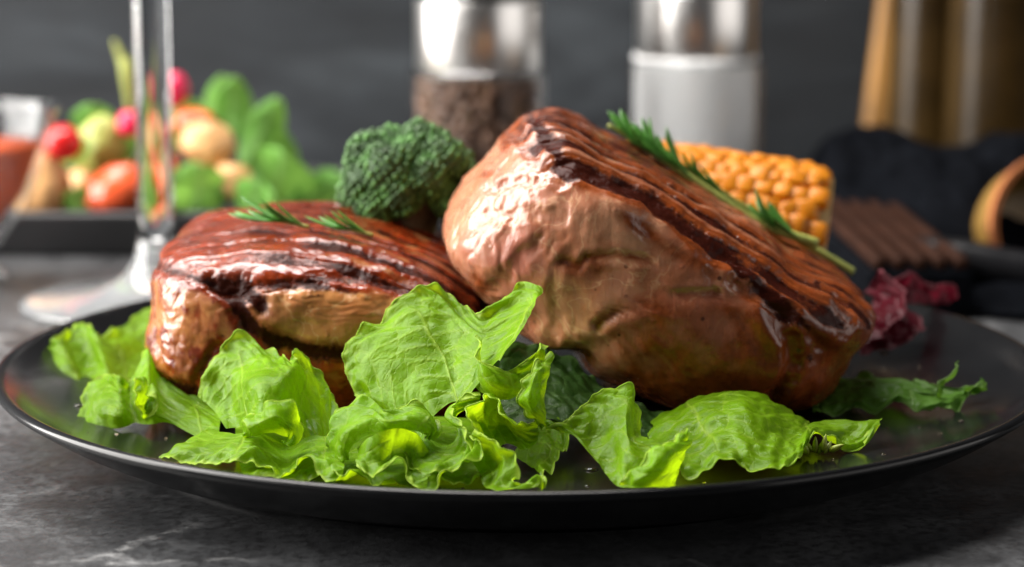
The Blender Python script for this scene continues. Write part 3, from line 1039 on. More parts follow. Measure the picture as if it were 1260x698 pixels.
leaf('lettuce_leaf', 'tall broad lettuce leaf with a frilled foot standing between both steaks', 'lettuce', [
    [[(447, 505, -6.8), (432, 475, -5.9), (423, 438, -5.3), (435, 412, -5.1), (465, 393, -4.9), (490, 366, -4.7), (520, 351, -4.6), (548, 358, -4.7), (573, 377, -5.1), (592, 386, -5.5), (612, 370, -5.2), (640, 351, -4.9), (661, 353, -5.0), (665, 362, -5.2)],
     [(462, 508, -6.9), (455, 478, -6.3), (452, 450, -5.9), (462, 428, -5.8), (483, 412, -5.6), (505, 393, -5.4), (525, 386, -5.3), (548, 392, -5.4), (570, 405, -5.9), (590, 412, -6.3), (612, 400, -6.0), (635, 380, -5.7), (654, 372, -5.8), (658, 374, -6.0)],
     [(480, 512, -7.1), (482, 490, -6.8), (487, 468, -6.5), (497, 450, -6.4), (510, 438, -6.3), (525, 430, -6.2), (540, 430, -6.2), (556, 434, -6.3), (570, 440, -6.7), (586, 440, -7.0), (603, 427, -6.9), (624, 410, -6.6), (641, 398, -6.7), (645, 402, -6.9)],
     [(498, 520, -7.4), (508, 505, -7.2), (515, 492, -7.1), (522, 482, -7.1), (530, 474, -7.0), (540, 468, -6.9), (550, 466, -6.9), (560, 466, -7.0), (570, 466, -7.2), (582, 462, -7.4), (595, 450, -7.4), (610, 436, -7.2), (625, 424, -7.3), (629, 424, -7.5)],
     [(520, 540, -7.9), (526, 525, -7.7), (532, 515, -7.6), (538, 508, -7.6), (545, 502, -7.5), (552, 497, -7.5), (560, 494, -7.5), (567, 491, -7.6), (574, 488, -7.7), (582, 480, -7.8), (592, 468, -7.8), (602, 454, -7.8), (612, 444, -7.9), (615, 444, -8.0)]],
    [[(594, 412, -6.8), (590, 428, -7.4), (596, 444, -7.8), (612, 454, -8.0), (630, 454, -7.9), (648, 442, -7.5), (664, 428, -7.2), (676, 428, -7.3)],
     [(590, 440, -7.3), (590, 452, -7.7), (600, 464, -8.0), (615, 472, -8.1), (632, 470, -8.0), (648, 458, -7.6), (661, 445, -7.4), (670, 444, -7.4)],
     [(582, 470, -7.6), (588, 480, -7.8), (600, 488, -7.9), (615, 492, -8.0), (632, 490, -7.9), (646, 480, -7.7), (656, 470, -7.5), (664, 466, -7.5)]],
    [[(678, 432, -7.1), (664, 440, -7.8), (648, 456, -8.1), (639, 480, -8.2), (640, 502, -8.2), (652, 520, -8.3), (668, 527, -8.3)],
     [(680, 435, -7.3), (670, 448, -8.0), (660, 462, -8.4), (653, 482, -8.6), (653, 502, -8.6), (660, 517, -8.5), (669, 526, -8.4)],
     [(681, 440, -7.4), (677, 455, -7.8), (674, 470, -8.0), (671, 486, -8.1), (671, 502, -8.2), (671, 516, -8.3), (671, 525, -8.3)]],
    [[(418, 572, -8.9), (406, 545, -8.3), (410, 516, -7.9), (428, 499, -7.7), (455, 494, -7.6), (470, 506, -8.2), (488, 504, -8.0), (512, 497, -7.9), (532, 508, -8.0), (540, 528, -8.3), (530, 541, -8.6)],
     [(422, 568, -9.2), (416, 548, -9.0), (424, 528, -8.9), (440, 516, -8.8), (458, 512, -8.8), (474, 518, -9.0), (492, 515, -8.9), (511, 511, -8.8), (525, 518, -8.8), (533, 530, -8.8), (527, 540, -8.8)],
     [(430, 566, -9.1), (430, 556, -9.1), (438, 546, -9.1), (450, 538, -9.1), (464, 534, -9.1), (480, 534, -9.1), (495, 530, -9.0), (510, 530, -9.0), (519, 533, -8.9), (525, 536, -8.8), (524, 540, -8.8)]],
    [[(437, 570, -9.6), (448, 578, -9.9), (464, 582, -10.1), (480, 575, -9.9), (492, 571, -9.8), (500, 577, -9.9), (503, 589, -10.1), (512, 599, -10.3), (526, 600, -10.3)],
     [(437, 562, -9.4), (450, 562, -9.6), (466, 562, -9.6), (482, 556, -9.4), (494, 556, -9.2), (504, 562, -9.2), (508, 572, -9.4), (515, 580, -9.6), (527, 582, -9.7)],
     [(440, 552, -9.0), (452, 540, -9.3), (470, 531, -9.4), (490, 527, -9.4), (506, 530, -9.3), (518, 538, -9.1), (524, 550, -8.9), (528, 558, -8.9), (534, 562, -8.9)]],
    [[(495, 558, -9.0), (504, 570, -9.6), (522, 577, -9.9), (545, 577, -9.9), (566, 572, -9.7), (581, 558, -9.4), (581, 540, -9.1), (574, 524, -8.8), (560, 514, -8.5), (551, 506, -8.2), (556, 496, -8.0), (572, 490, -7.9), (592, 486, -7.9)],
     [(508, 548, -8.3), (518, 557, -8.9), (532, 562, -9.2), (548, 562, -9.2), (562, 558, -9.0), (572, 548, -8.7), (572, 536, -8.5), (568, 525, -8.3), (560, 518, -8.1), (555, 511, -8.0), (560, 503, -7.8), (574, 497, -7.8), (590, 493, -7.8)],
     [(520, 535, -7.9), (528, 540, -8.1), (538, 545, -8.2), (548, 547, -8.2), (557, 543, -8.2), (562, 536, -8.1), (563, 529, -8.0), (562, 524, -7.9), (561, 518, -7.8), (560, 514, -7.8), (564, 508, -7.7), (576, 503, -7.7), (588, 499, -7.7)]],
    [[(503, 589, -10.1), (514, 599, -10.3), (530, 598, -10.3), (542, 586, -10.1), (556, 583, -10.0), (572, 577, -9.9), (586, 562, -9.7), (594, 545, -9.4), (590, 534, -9.2)],
     [(508, 580, -9.8), (518, 587, -9.9), (530, 585, -9.9), (542, 577, -9.8), (555, 574, -9.7), (569, 568, -9.6), (581, 555, -9.3), (588, 543, -9.1), (587, 535, -9.0)],
     [(514, 570, -9.3), (522, 574, -9.4), (532, 572, -9.4), (542, 568, -9.4), (554, 565, -9.3), (566, 559, -9.2), (576, 549, -9.0), (582, 540, -8.8), (583, 535, -8.7)]],
    [[(583, 535, -8.9), (578, 512, -8.7), (584, 493, -8.4), (598, 484, -8.2), (611, 494, -8.5), (622, 512, -8.8), (634, 522, -8.8), (648, 522, -8.5), (660, 515, -8.2)],
     [(591, 538, -8.7), (590, 518, -8.2), (596, 504, -7.9), (606, 498, -7.8), (616, 506, -7.9), (626, 519, -8.1), (637, 528, -8.2), (650, 530, -8.1), (662, 524, -8.0)],
     [(600, 543, -8.7), (605, 531, -8.1), (611, 524, -7.8), (619, 522, -7.7), (627, 527, -7.8), (635, 535, -8.0), (644, 540, -8.1), (654, 540, -8.1), (663, 534, -8.0)],
     [(612, 552, -8.9), (618, 548, -8.6), (623, 546, -8.5), (628, 546, -8.4), (633, 548, -8.4), (638, 551, -8.4), (644, 553, -8.4), (652, 552, -8.4), (658, 546, -8.3)]],
    [[(584, 528, -9.1), (600, 535, -9.5), (616, 545, -9.7), (630, 560, -9.9), (632, 574, -10.1), (626, 584, -10.2), (630, 592, -10.3), (643, 595, -10.3), (654, 589, -10.2), (665, 583, -10.1), (672, 590, -10.2), (671, 600, -10.3)],
     [(581, 542, -8.9), (592, 550, -9.1), (603, 561, -9.3), (612, 572, -9.5), (613, 582, -9.7), (611, 590, -9.9), (618, 597, -10.2), (631, 601, -10.3), (642, 599, -10.3), (653, 597, -10.3), (662, 599, -10.3), (668, 602, -10.3)],
     [(574, 556, -8.9), (580, 566, -9.1), (587, 576, -9.3), (592, 586, -9.6), (593, 593, -9.9), (596, 598, -10.1), (606, 602, -10.3), (618, 604, -10.4), (630, 604, -10.4), (642, 604, -10.4), (654, 604, -10.4), (664, 604, -10.4)]],
], M['lettuce'], GL)
leaf('lettuce_leaf', 'lettuce leaf with a rolled green lip below the middle of the right steak', 'lettuce', [
    [[(662, 517, -7.9), (688, 520, -8.3), (716, 501, -7.7), (740, 481, -7.3), (765, 475, -7.2), (782, 484, -7.2), (789, 505, -7.3), (788, 528, -7.5), (793, 540, -7.9)],
     [(675, 521, -8.2), (703, 528, -8.4), (728, 520, -8.1), (745, 507, -7.9), (759, 502, -7.9), (770, 508, -8.2), (770, 528, -8.7), (777, 542, -8.9), (798, 540, -8.7)],
     [(690, 527, -8.4), (715, 542, -8.6), (735, 545, -8.6), (748, 540, -8.6), (760, 538, -8.9), (771, 547, -9.3), (781, 556, -9.5), (795, 555, -9.3), (812, 547, -9.0)],
     [(705, 536, -8.6), (730, 560, -9.1), (745, 572, -9.4), (757, 575, -9.6), (768, 575, -9.9), (778, 580, -10.0), (790, 580, -10.0), (805, 568, -9.7), (822, 552, -9.2)],
     [(716, 546, -8.9), (742, 578, -9.6), (752, 592, -10.0), (763, 599, -10.2), (775, 600, -10.3), (785, 600, -10.3), (800, 599, -10.2), (818, 592, -10.0), (832, 597, -10.1)]],
    [[(770, 597, -10.4), (773, 580, -10.5), (790, 574, -10.6), (806, 560, -10.4), (822, 542, -10.0), (834, 533, -9.6), (842, 533, -9.2)],
     [(780, 598, -10.8), (790, 588, -11.0), (803, 577, -10.9), (817, 563, -10.7), (831, 548, -10.3), (841, 540, -9.8), (846, 537, -9.4)],
     [(812, 599, -10.6), (818, 592, -10.6), (824, 582, -10.5), (831, 572, -10.2), (840, 557, -9.9), (847, 546, -9.6), (850, 541, -9.4)],
     [(832, 598, -10.2), (833, 592, -10.1), (835, 583, -9.9), (839, 570, -9.6), (844, 558, -9.3), (848, 548, -9.2), (850, 542, -9.2)]],
], M['lettuce'], GL)
leaf('lettuce_leaf', 'glossy blistered lettuce leaf draped low under the right end of the leaning steak', 'lettuce', [
    [[(828, 576, -9.0), (840, 585, -9.3), (860, 582, -9.3), (880, 573, -9.1), (900, 566, -9.0), (918, 570, -9.1), (930, 580, -9.3), (946, 582, -9.4), (962, 578, -9.2), (985, 562, -8.5), (1003, 535, -7.0), (1040, 553, -6.7), (1062, 552, -6.6), (1072, 530, -6.2)],
     [(822, 562, -8.4), (842, 570, -8.7), (862, 566, -8.7), (880, 556, -8.6), (898, 548, -8.5), (916, 550, -8.6), (930, 556, -8.7), (945, 558, -8.7), (962, 556, -8.5), (985, 545, -7.9), (1004, 532, -6.8), (1038, 545, -6.5), (1064, 543, -6.4), (1078, 522, -6.0)],
     [(808, 548, -7.4), (832, 545, -7.5), (858, 535, -7.5), (878, 524, -7.5), (898, 517, -7.5), (916, 517, -7.6), (932, 522, -7.6), (948, 527, -7.5), (966, 533, -7.2), (988, 532, -6.8), (1006, 527, -6.4), (1038, 532, -6.1), (1066, 528, -6.0), (1082, 517, -5.8)],
     [(797, 538, -6.4), (820, 520, -6.4), (850, 504, -6.3), (875, 496, -6.3), (898, 491, -6.3), (917, 490, -6.3), (935, 495, -6.3), (952, 504, -6.2), (972, 516, -6.0), (992, 524, -5.9), (1010, 523, -5.9), (1040, 522, -5.7), (1068, 519, -5.6), (1085, 515, -5.6)],
     [(793, 532, -5.4), (812, 512, -5.2), (845, 496, -5.0), (875, 486, -5.0), (900, 482, -5.0), (918, 481, -5.0), (936, 485, -5.0), (955, 496, -5.0), (976, 510, -5.0), (996, 521, -5.2), (1014, 521, -5.4), (1042, 518, -5.4), (1068, 516, -5.4), (1085, 513, -5.4)]],
], M['lettuce'], GL, bump=.0008)
leaf('lettuce_leaf', 'low lettuce leaf lying flat behind the cupped leaf and the frilled foot', 'lettuce', [
    [[(300, 592, -9.9), (330, 585, -9.6), (360, 592, -9.9), (392, 580, -9.2), (420, 592, -9.9), (450, 584, -9.5), (480, 594, -10), (520, 585, -9.6), (560, 596, -10.1), (600, 585, -9.6)],
     [(295, 570, -8.3), (330, 566, -8.2), (360, 572, -8.4), (390, 562, -7.9), (420, 570, -8.3), (450, 566, -8.2), (480, 572, -8.5), (520, 566, -8.3), (560, 572, -8.6), (605, 566, -8.3)],
     [(290, 545, -6.6), (330, 540, -6.4), (360, 545, -6.6), (390, 538, -6.3), (420, 545, -6.6), (450, 540, -6.5), (480, 545, -6.8), (520, 540, -6.6), (560, 545, -6.9), (610, 540, -6.6)],
     [(290, 522, -4.6), (330, 516, -4.4), (370, 518, -4.6), (420, 512, -4.4), (470, 514, -4.6), (520, 512, -4.6), (610, 518, -5)]],
], M['lettuce'], GL)
leaf('lettuce_leaf', 'small frilled lettuce leaf tucked behind the rolled folds under the leaning steak', 'lettuce', [
    [[(668, 590, -9.6), (690, 560, -8.4), (700, 540, -7.4), (712, 524, -6.4), (722, 500, -5.6), (735, 492, -5.2), (752, 500, -5.4), (770, 515, -5.8)],
     [(655, 575, -8.6), (668, 552, -7.8), (680, 535, -7.0), (696, 522, -6.2), (712, 505, -5.6), (730, 500, -5.2), (750, 508, -5.4), (768, 522, -5.9)],
     [(630, 560, -7.8), (645, 540, -7.2), (662, 525, -6.6), (684, 515, -5.9), (706, 508, -5.4), (728, 508, -5.2), (750, 518, -5.5), (766, 530, -6.0)]],
], M['lettuce'], GL)
leaf('salad_leaf', 'dark green jagged salad leaf lying by the right rim of the plate', 'salad leaf', [
    [[(1000, 514, -3.4), (1040, 509, -3.1), (1085, 509, -3.1), (1115, 506, -3.0), (1140, 512, -3.2), (1165, 510, -3.2), (1190, 496, -2.8), (1214, 474, -2.4)],
     [(1000, 505, -2.8), (1040, 498, -2.8), (1082, 494, -2.9), (1112, 492, -2.9), (1140, 495, -2.9), (1162, 494, -2.8), (1186, 486, -2.5), (1214, 474, -2.3)],
     [(1000, 492, -1.9), (1034, 480, -1.9), (1074, 477, -2.2), (1110, 477, -2.2), (1138, 482, -2.2), (1156, 484, -2.1), (1182, 480, -2.2), (1214, 474, -2.3)]],
    [[(1003, 488, -1.4), (1022, 462, -.6), (1045, 464, -.4), (1075, 462, -.4), (1112, 464, -.8), (1130, 468, -1.2), (1146, 476, -1.6), (1180, 472, -2.0), (1214, 473, -2.2)],
     [(1003, 492, -1.8), (1028, 474, -1.4), (1055, 472, -1.5), (1085, 470, -1.6), (1112, 472, -1.8), (1134, 477, -1.9), (1152, 482, -2.0), (1182, 479, -2.1), (1214, 474, -2.3)],
     [(1003, 496, -2.2), (1034, 486, -2.1), (1065, 482, -2.3), (1090, 480, -2.3), (1114, 481, -2.3), (1138, 485, -2.3), (1156, 487, -2.3), (1184, 483, -2.3), (1214, 475, -2.4)]],
    [[(1138, 488, -2.4), (1154, 478, -2.6), (1163, 464, -2.5), (1164, 450, -2.2), (1167, 445, -2.1)],
     [(1145, 490, -2.4), (1160, 480, -2.5), (1170, 464, -2.4), (1171, 450, -2.1), (1168, 445, -2.1)]],
], M['rocket'], 'dark salad leaves', jag=.9, nu=140)
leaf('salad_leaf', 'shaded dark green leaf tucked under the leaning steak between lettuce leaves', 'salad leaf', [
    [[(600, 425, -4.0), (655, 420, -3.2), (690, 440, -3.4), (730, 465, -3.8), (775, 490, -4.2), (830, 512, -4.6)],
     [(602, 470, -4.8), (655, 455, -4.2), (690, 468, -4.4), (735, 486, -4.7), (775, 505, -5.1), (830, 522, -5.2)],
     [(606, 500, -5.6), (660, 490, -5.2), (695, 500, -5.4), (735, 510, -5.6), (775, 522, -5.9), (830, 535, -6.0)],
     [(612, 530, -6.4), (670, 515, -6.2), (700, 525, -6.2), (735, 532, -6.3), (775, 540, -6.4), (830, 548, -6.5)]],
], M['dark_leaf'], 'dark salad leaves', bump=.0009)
leaf('radicchio_leaf', 'crinkled dark red radicchio leaf behind the right end of the leaning steak', 'radicchio', [
    [[(1058, 438, 3.0), (1085, 432, 3.2), (1110, 425, 3.4), (1130, 408, 3.6), (1138, 398, 4.2), (1120, 385, 5.0), (1112, 370, 5.4)],
     [(1058, 425, 3.2), (1085, 415, 3.2), (1105, 405, 3.6), (1118, 395, 4.0), (1120, 385, 4.6), (1108, 376, 5.0), (1100, 368, 5.4)],
     [(1055, 405, 4.2), (1075, 395, 4.0), (1090, 385, 4.2), (1098, 376, 4.6), (1098, 370, 5.0), (1092, 366, 5.4), (1088, 364, 5.6)]],
    [[(1070, 420, 3.6), (1092, 402, 3.2), (1110, 385, 3.4), (1112, 362, 3.8), (1098, 345, 4.6), (1084, 332, 5.0), (1076, 345, 5.4)],
     [(1060, 405, 4.2), (1078, 392, 4.0), (1092, 380, 4.2), (1094, 366, 4.6), (1086, 356, 5.0), (1078, 350, 5.4), (1070, 356, 5.6)],
     [(1052, 395, 5.0), (1062, 385, 5.0), (1072, 376, 5.0), (1074, 368, 5.2), (1070, 362, 5.4), (1066, 358, 5.6), (1060, 362, 5.8)]],
    [[(1098, 345, 6.0), (1120, 335, 6.4), (1145, 350, 6.6), (1168, 350, 7.2), (1180, 366, 7.4)],
     [(1100, 360, 6.0), (1122, 354, 6.2), (1142, 362, 6.6), (1160, 362, 7.0), (1172, 370, 7.2)],
     [(1102, 376, 5.8), (1122, 374, 6.0), (1140, 374, 6.4), (1156, 374, 6.8), (1168, 375, 7.0)]],
], M['radicchio'], None, bump=.0008, ruffle=.0014)


# small pale sprout at the front right of the lettuce
def make_sprout():
    t = empty('sprout', G(1003, 562, FLOOR))
    t.scale = (.62, .62, .62)
    tag(t, 'tiny yellow green herb bud lying beside the draped lettuce leaf', 'herb bud')
    rnd = random.Random(3)
    me = bud_mesh()
    for k in range(9):
        o = link('bud_leaf', me, M['bud'], t)
        a = -1.2 + k * .3
        o.location = (.0035 * math.sin(a * 1.3) + .0014 * (k % 3 - 1), -.001 * (k % 2), .0008 + .0006 * (k % 3))
        o.rotation_euler = (R(-20 + 20 * rnd.random()), R(-60 + 120 * (k / 8)), R(rnd.uniform(-40, 40)))
        s = rnd.uniform(.7, 1.1)
        o.scale = (s, s, s)


def bud_mesh():
    prof = [(0, 0), (.0010, .0012), (.0012, .003), (.0007, .0052), (0, .0068)]
    return lathe('bud', cr(prof, 9).clip(0, 1), 8)


make_sprout()


# ------------------------------------------------------------------ rosemary
def needle_mesh(L=.0115, wd=.00155):
    """slender folded needle along +Z, bent a little"""
    v, f = [], []
    m = 9
    for i in range(m):
        t = i / (m - 1)
        ww = wd * (math.sin(math.pi * min(1, .12 + .88 * t)) ** .6) * (1 if t < .97 else .3)
        x = .0018 * t * t
        for k, (a, b) in enumerate(((-1, .0), (-.45, .28), (0, .10), (.45, .28), (1, .0), (0, -.30))):
            v.append((a * ww, x + b * ww, L * t))
    for i in range(m - 1):
        for k in range(6):
            k2 = (k + 1) % 6
            f.append((i * 6 + k, i * 6 + k2, (i + 1) * 6 + k2, (i + 1) * 6 + k))
    f.append(tuple(range(5, -1, -1))); f.append(tuple((m - 1) * 6 + k for k in range(6)))
    return mesh_vf('needle', v, f)


NEEDLE = needle_mesh()


def place_needles(t, path, clusters, seed, base=np.zeros(3), scale=1.0):
    rnd = random.Random(seed)
    pts = cr(path, 100)
    for (s0, s1, cnt, spread) in clusters:
        for k in range(cnt):
            s = s0 + (s1 - s0) * (k + rnd.random()) / cnt
            i = int(min(98, max(1, s * 99)))
            p = pts[i]
            tg = pts[i - 1] - pts[i + 1]                # needles lean towards the tip at the start of the path
            tg /= np.linalg.norm(tg)
            a = rnd.uniform(0, 2 * math.pi)
            u = np.cross(tg, (0, 0, 1)); u /= np.linalg.norm(u)
            wv = np.cross(u, tg)
            side = u * math.cos(a) + wv * math.sin(a)
            if side[2] < -.3: side[2] = -side[2]
            d = tg * 1.0 + side * spread * rnd.uniform(.6, 1.5)
            o = link('needle_leaf', NEEDLE, M['needle'], t)
            q = Vector(d).to_track_quat('Z', 'Y')
            o.rotation_mode = 'QUATERNION'
            o.rotation_quaternion = q
            sc_ = scale * rnd.uniform(.6, 1.1)
            o.scale = (sc_ * rnd.uniform(.9, 1.5), sc_, sc_)
            o.location = Vector(p - base)


def make_rosemary():
    base = P(880, 240, .028)
    t = empty('rosemary_sprig', base)
    tag(t, 'fresh rosemary sprig lying along the charred top of the leaning steak', 'rosemary')
    p1 = [P(748, 154, .030), P(775, 170, .030), P(800, 186, .029), P(840, 212, .027), P(885, 243, .026), P(930, 272, .025), P(970, 288, .024), P(1006, 300, .024)]
    p2 = [P(792, 182, .034), P(830, 198, .034), P(880, 232, .032), P(930, 264, .032), P(985, 296, .031), P(1025, 320, .031), P(1050, 335, .031)]
    for i, (p, r) in enumerate(((p1, [.0006, .0010, .0014]), (p2, [.0006, .0009, .0011]))):
        v, f = tube(np.asarray(p) - base, r, 8, 60)
        link('stem', mesh_vf('stem', v, f), M['herb_stem'], t)
    place_needles(t, p1, [(.13, .20, 8, .35), (.22, .30, 12, .55), (.32, .44, 9, .45), (.80, .93, 11, .55)], 4, base)
    place_needles(t, p2, [(0.02, .2, 9, .4), (.25, .42, 6, .35)], 5, base)


make_rosemary()


def make_herb(px, py, Y, n, ang, label, seed, L=1.0):
    base = P(px, py, Y)
    t = empty('herb_sprig', base)
    tag(t, label, 'herb')
    tip = base + np.array([-.006 * L, .001, .001])
    end = base + np.array([.006 * L, 0, -.0006])
    path = [tip, base + np.array([0, 0, .0008]), end]
    v, f = tube(np.asarray(path) - base, [.0004, .0006], 6, 14)
    link('stem', mesh_vf('stem', v, f), M['herb_stem'], t)
    place_needles(t, path, [(.1, .9, n, .35)], seed, base, 1.1 * L)


make_herb(352, 277, -.004, 9, 0, 'green herb tip resting on the left steak nearest its middle', 8)
make_herb(436, 287, -.008, 5, 0, 'smaller green herb bit beside the left steak top grill marks', 9, .8)


# ------------------------------------------------------------------ broccoli
def make_broccoli():
    base = P(503, 304, .043)
    t = empty('broccoli_floret', base)
    tag(t, 'dark green broccoli floret resting on the left steak behind both', 'broccoli')
    rnd = random.Random(12)
    v, f = tube([(-.002, 0, -.004), (.0, .002, .008), (.002, .004, .018)], [.009, .008, .012], 16, 14)
    link('stem', mesh_vf('stem', v, f), M['broc_stem'], t)
    ico = bmesh.new()
    bmesh.ops.create_icosphere(ico, subdivisions=1, radius=1)
    iv = np.array([x.co[:] for x in ico.verts]); fi = np.array([[q.index for q in p.verts] for p in ico.faces])
    ico.free()
    ico = bmesh.new()
    bmesh.ops.create_icosphere(ico, subdivisions=3, radius=1)
    sv = np.array([x.co[:] for x in ico.verts]); sf = np.array([[q.index for q in p.verts] for p in ico.faces])
    ico.free()
    cx = np.array([.000, .004, .0155])
    lobes = []
    n = 22
    for k in range(n):
        z = 1 - 1.45 * (k + .5) / n
        a = k * 2.39996
        r = math.sqrt(max(0, 1 - z * z))
        d = np.array([r * math.cos(a), r * math.sin(a), z])
        c = cx + d * np.array([.0140, .0125, .0105]) * rnd.uniform(.84, 1.14)
        lobes.append((c, d, rnd.uniform(.0044, .0080)))
    BV, BF, o = [], [], 0
    for c, d, r in lobes:
        lump = sv * (r * .86) * (1 + .12 * noise(sv, 3.0, c.sum() * 900))[:, None]
        me = mesh_vf('lobe', lump, [tuple(q) for q in sf])
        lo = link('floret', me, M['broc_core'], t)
        lo.location = c
        cnt = 150
        for j in range(cnt):
            z = 1 - 2 * (j + .5) / cnt
            a = j * 2.39996
            rr = math.sqrt(1 - z * z)
            e = np.array([rr * math.cos(a), rr * math.sin(a), z])
            if e @ d < -.25: continue
            bb = c + e * r * rnd.uniform(.88, 1.06)
            if any(np.linalg.norm(bb - c2) < r2 * .82 for c2, _, r2 in lobes if c2 is not c): continue
            s = rnd.uniform(.00040, .00105)
            BV.append(iv * s * np.array([1, 1, 1.1]) + bb); BF.append(fi + o); o += len(iv)
    me = mesh_np('buds', np.vstack(BV), np.vstack(BF))
    b = link('buds', me, M['broc'], t)
    b['kind'] = 'stuff'
    t.scale = (1.04, 1.0, 1.08)


make_broccoli()


# ------------------------------------------------------------------ corn
def kernel_mesh():
    bm = bmesh.new()
    bmesh.ops.create_icosphere(bm, subdivisions=2, radius=1)
    for x in bm.verts:
        p = np.array(x.co)
        q = np.sign(p) * np.abs(p) ** .52
        x.co = (q[0] * .0034, q[1] * .0032, q[2] * .0024)
    return bm_mesh('kernel', bm)


def make_corn():
    c = P(885, 246, .088)
    rad = .0225
    t = empty('corn_cob', (c[0], c[1], FLOOR + rad + .0045), (0, R(7), R(-6)))
    tag(t, 'thick golden piece of corn on the cob behind the leaning steak', 'corn')
    L = .062
    v, f = tube([(-L * .5, 0, 0), (0, 0, 0), (L * .5, 0, 0)], [rad * .93, rad * .93], 40, 12)
    link('core', mesh_vf('core', v, f), M['corn_core'], t)
    me = kernel_mesh()
    rnd = random.Random(2)
    rows = 26
    cols = 11
    for i in range(rows):
        a = 2 * math.pi * i / rows
        for j in range(cols):
            x = -L / 2 + .003 + (L - .006) * (j + (.5 if i % 2 else .0) + .25) / cols
            o = link('kernel', me, M['kernel'], t)
            rr = rad * rnd.uniform(.985, 1.02)
            # the cut end is slightly rounded
            rr *= 1 - .10 * max(0, (abs(x) / (L / 2) - .72) / .28) ** 2
            aj = a + rnd.uniform(-.045, .045)
            x += rnd.uniform(-.0007, .0007)
            o.location = (x, rr * math.sin(aj), rr * math.cos(aj))
            o.rotation_euler = (-aj + rnd.uniform(-.2, .2), rnd.uniform(-.2, .2), rnd.uniform(-.25, .25))
            s = rnd.uniform(.95, 1.12)
            o.scale = (s * rnd.uniform(.85, 1.1), s * rnd.uniform(.9, 1.12), s * rnd.uniform(.85, 1.0))


make_corn()


# ------------------------------------------------------------------ wine glass
def make_wineglass():
    x, y = -.1212, .177
    t = empty('wine_glass', (x, y, 0))
    tag(t, 'clear wine glass standing behind the left rim of the plate', 'wine glass')
    foot = cr([(0, .0003), (.030, .0003), (.0440, .0005), (.0452, .0011), (.0440, .0018), (.030, .0034), (.018, .0060), (.0105, .0110), (.0072, .0170), (.0062, .0220)], 60)
    link('foot', lathe('foot', np.vstack([foot.clip(0, 1), [(0, .0220)]]), 96), M['foot'], t)
    stem = [(0, .0222), (.0061, .0222), (.0060, .035), (.0058, .055), (.0059, .120), (.0062, .134), (0, .1350)]
    link('stem', lathe('stem', stem, 48), M['glass'], t)
    outer = cr([(0, .1352), (.010, .1365), (.028, .148), (.039, .170), (.041, .195), (.036, .230), (.033, .245)], 40)
    inner = outer[::-1] * np.array([.965, 1.0]) + np.array([0, .0012])
    link('bowl', lathe('bowl', np.vstack([outer, inner]).clip(0, 1), 72), M['glass'], t)


make_wineglass()


# ------------------------------------------------------------------ sauce glass, far left
def make_sauce():
    c = P(-38, 330, .215)
    base = np.array([c[0], .215, 0])
    t = empty('sauce_glass', base)
    tag(t, 'flared clear glass dish of red sauce at the left edge', 'glass dish')
    top = P(-42, 132, .215)[2]
    prof_o = cr([(0, .001), (.012, .001), (.0125, .004), (.008, .008), (.011, .014), (.022, .030), (.0310, top - .006), (.0345, top)], 50)
    prof_i = cr([(.0332, top), (.0292, top - .007), (.020, .031), (.008, .018), (0, .015)], 30)
    link('dish', lathe('dish', np.vstack([prof_o, prof_i]).clip(0, 1), 72), M['thin'], t)
    s = link('tomato_sauce', lathe('sauce', [(0, .0156), (.0074, .0184), (.0194, .0314), (.0258, top - .0135), (.0262, top - .0128), (0, top - .0125)], 60), M['sauce'])
    s.location = base
    tag(s, 'orange red sauce filling the flared glass dish', 'sauce')


make_sauce()


# ------------------------------------------------------------------ black tray with salad
def make_tray():
    x0 = P(-120, 300, .27)[0]
    x1 = P(415, 300, .27)[0]
    t = empty('serving_tray', ((x0 + x1) / 2, .335, 0))
    tag(t, 'black serving tray with salad behind the wine glass', 'tray')
    wx, wy = (x1 - x0), .13
    link('tray_base', box_mesh('base', wx - .012, wy - .012, .007, .003, 3), M['tray'], t)
    z = .0165
    for nm, lx, ly, sx, sy in (('rim', 0, -wy / 2 + .004, wx, .008), ('rim', 0, wy / 2 - .004, wx, .008),
                               ('rim', -wx / 2 + .004, 0, .008, wy - .016), ('rim', wx / 2 - .004, 0, .008, wy - .016)):
        o = link(nm, box_mesh('rim', sx, sy, z, .0025, 3), M['tray'], t)
        o.location = (lx, ly, 0)
    return t


make_tray()


def blob(name, label, cat, px, py, Y, rx, ry, rz, m, seed=0, lump=.08, rot=(0, 0, 0), group=None, stalk=None):
    bm = bmesh.new()
    bmesh.ops.create_icosphere(bm, subdivisions=4, radius=1)
    me = bm_mesh(name, bm)
    n = len(me.vertices)
    co = np.empty(n * 3, np.float32)
    me.vertices.foreach_get('co', co)
    co = co.reshape(-1, 3)
    co = co * (1 + lump * fbm(co, 1.2, 2, seed * 5.1))[:, None] * np.array([rx, ry, rz])
    me.vertices.foreach_set('co', co.astype(np.float32).ravel())
    me.update()
    o = link(name, me, m)
    o.location = P(px, py, Y)
    o.rotation_euler = rot
    tag(o, label, cat, group)
    if stalk:
        v, f = tube(stalk, [.0012, .0008], 8, 10)
        link('stalk', mesh_vf('stalk', v, f), M['herb_stem'], o)
    return o


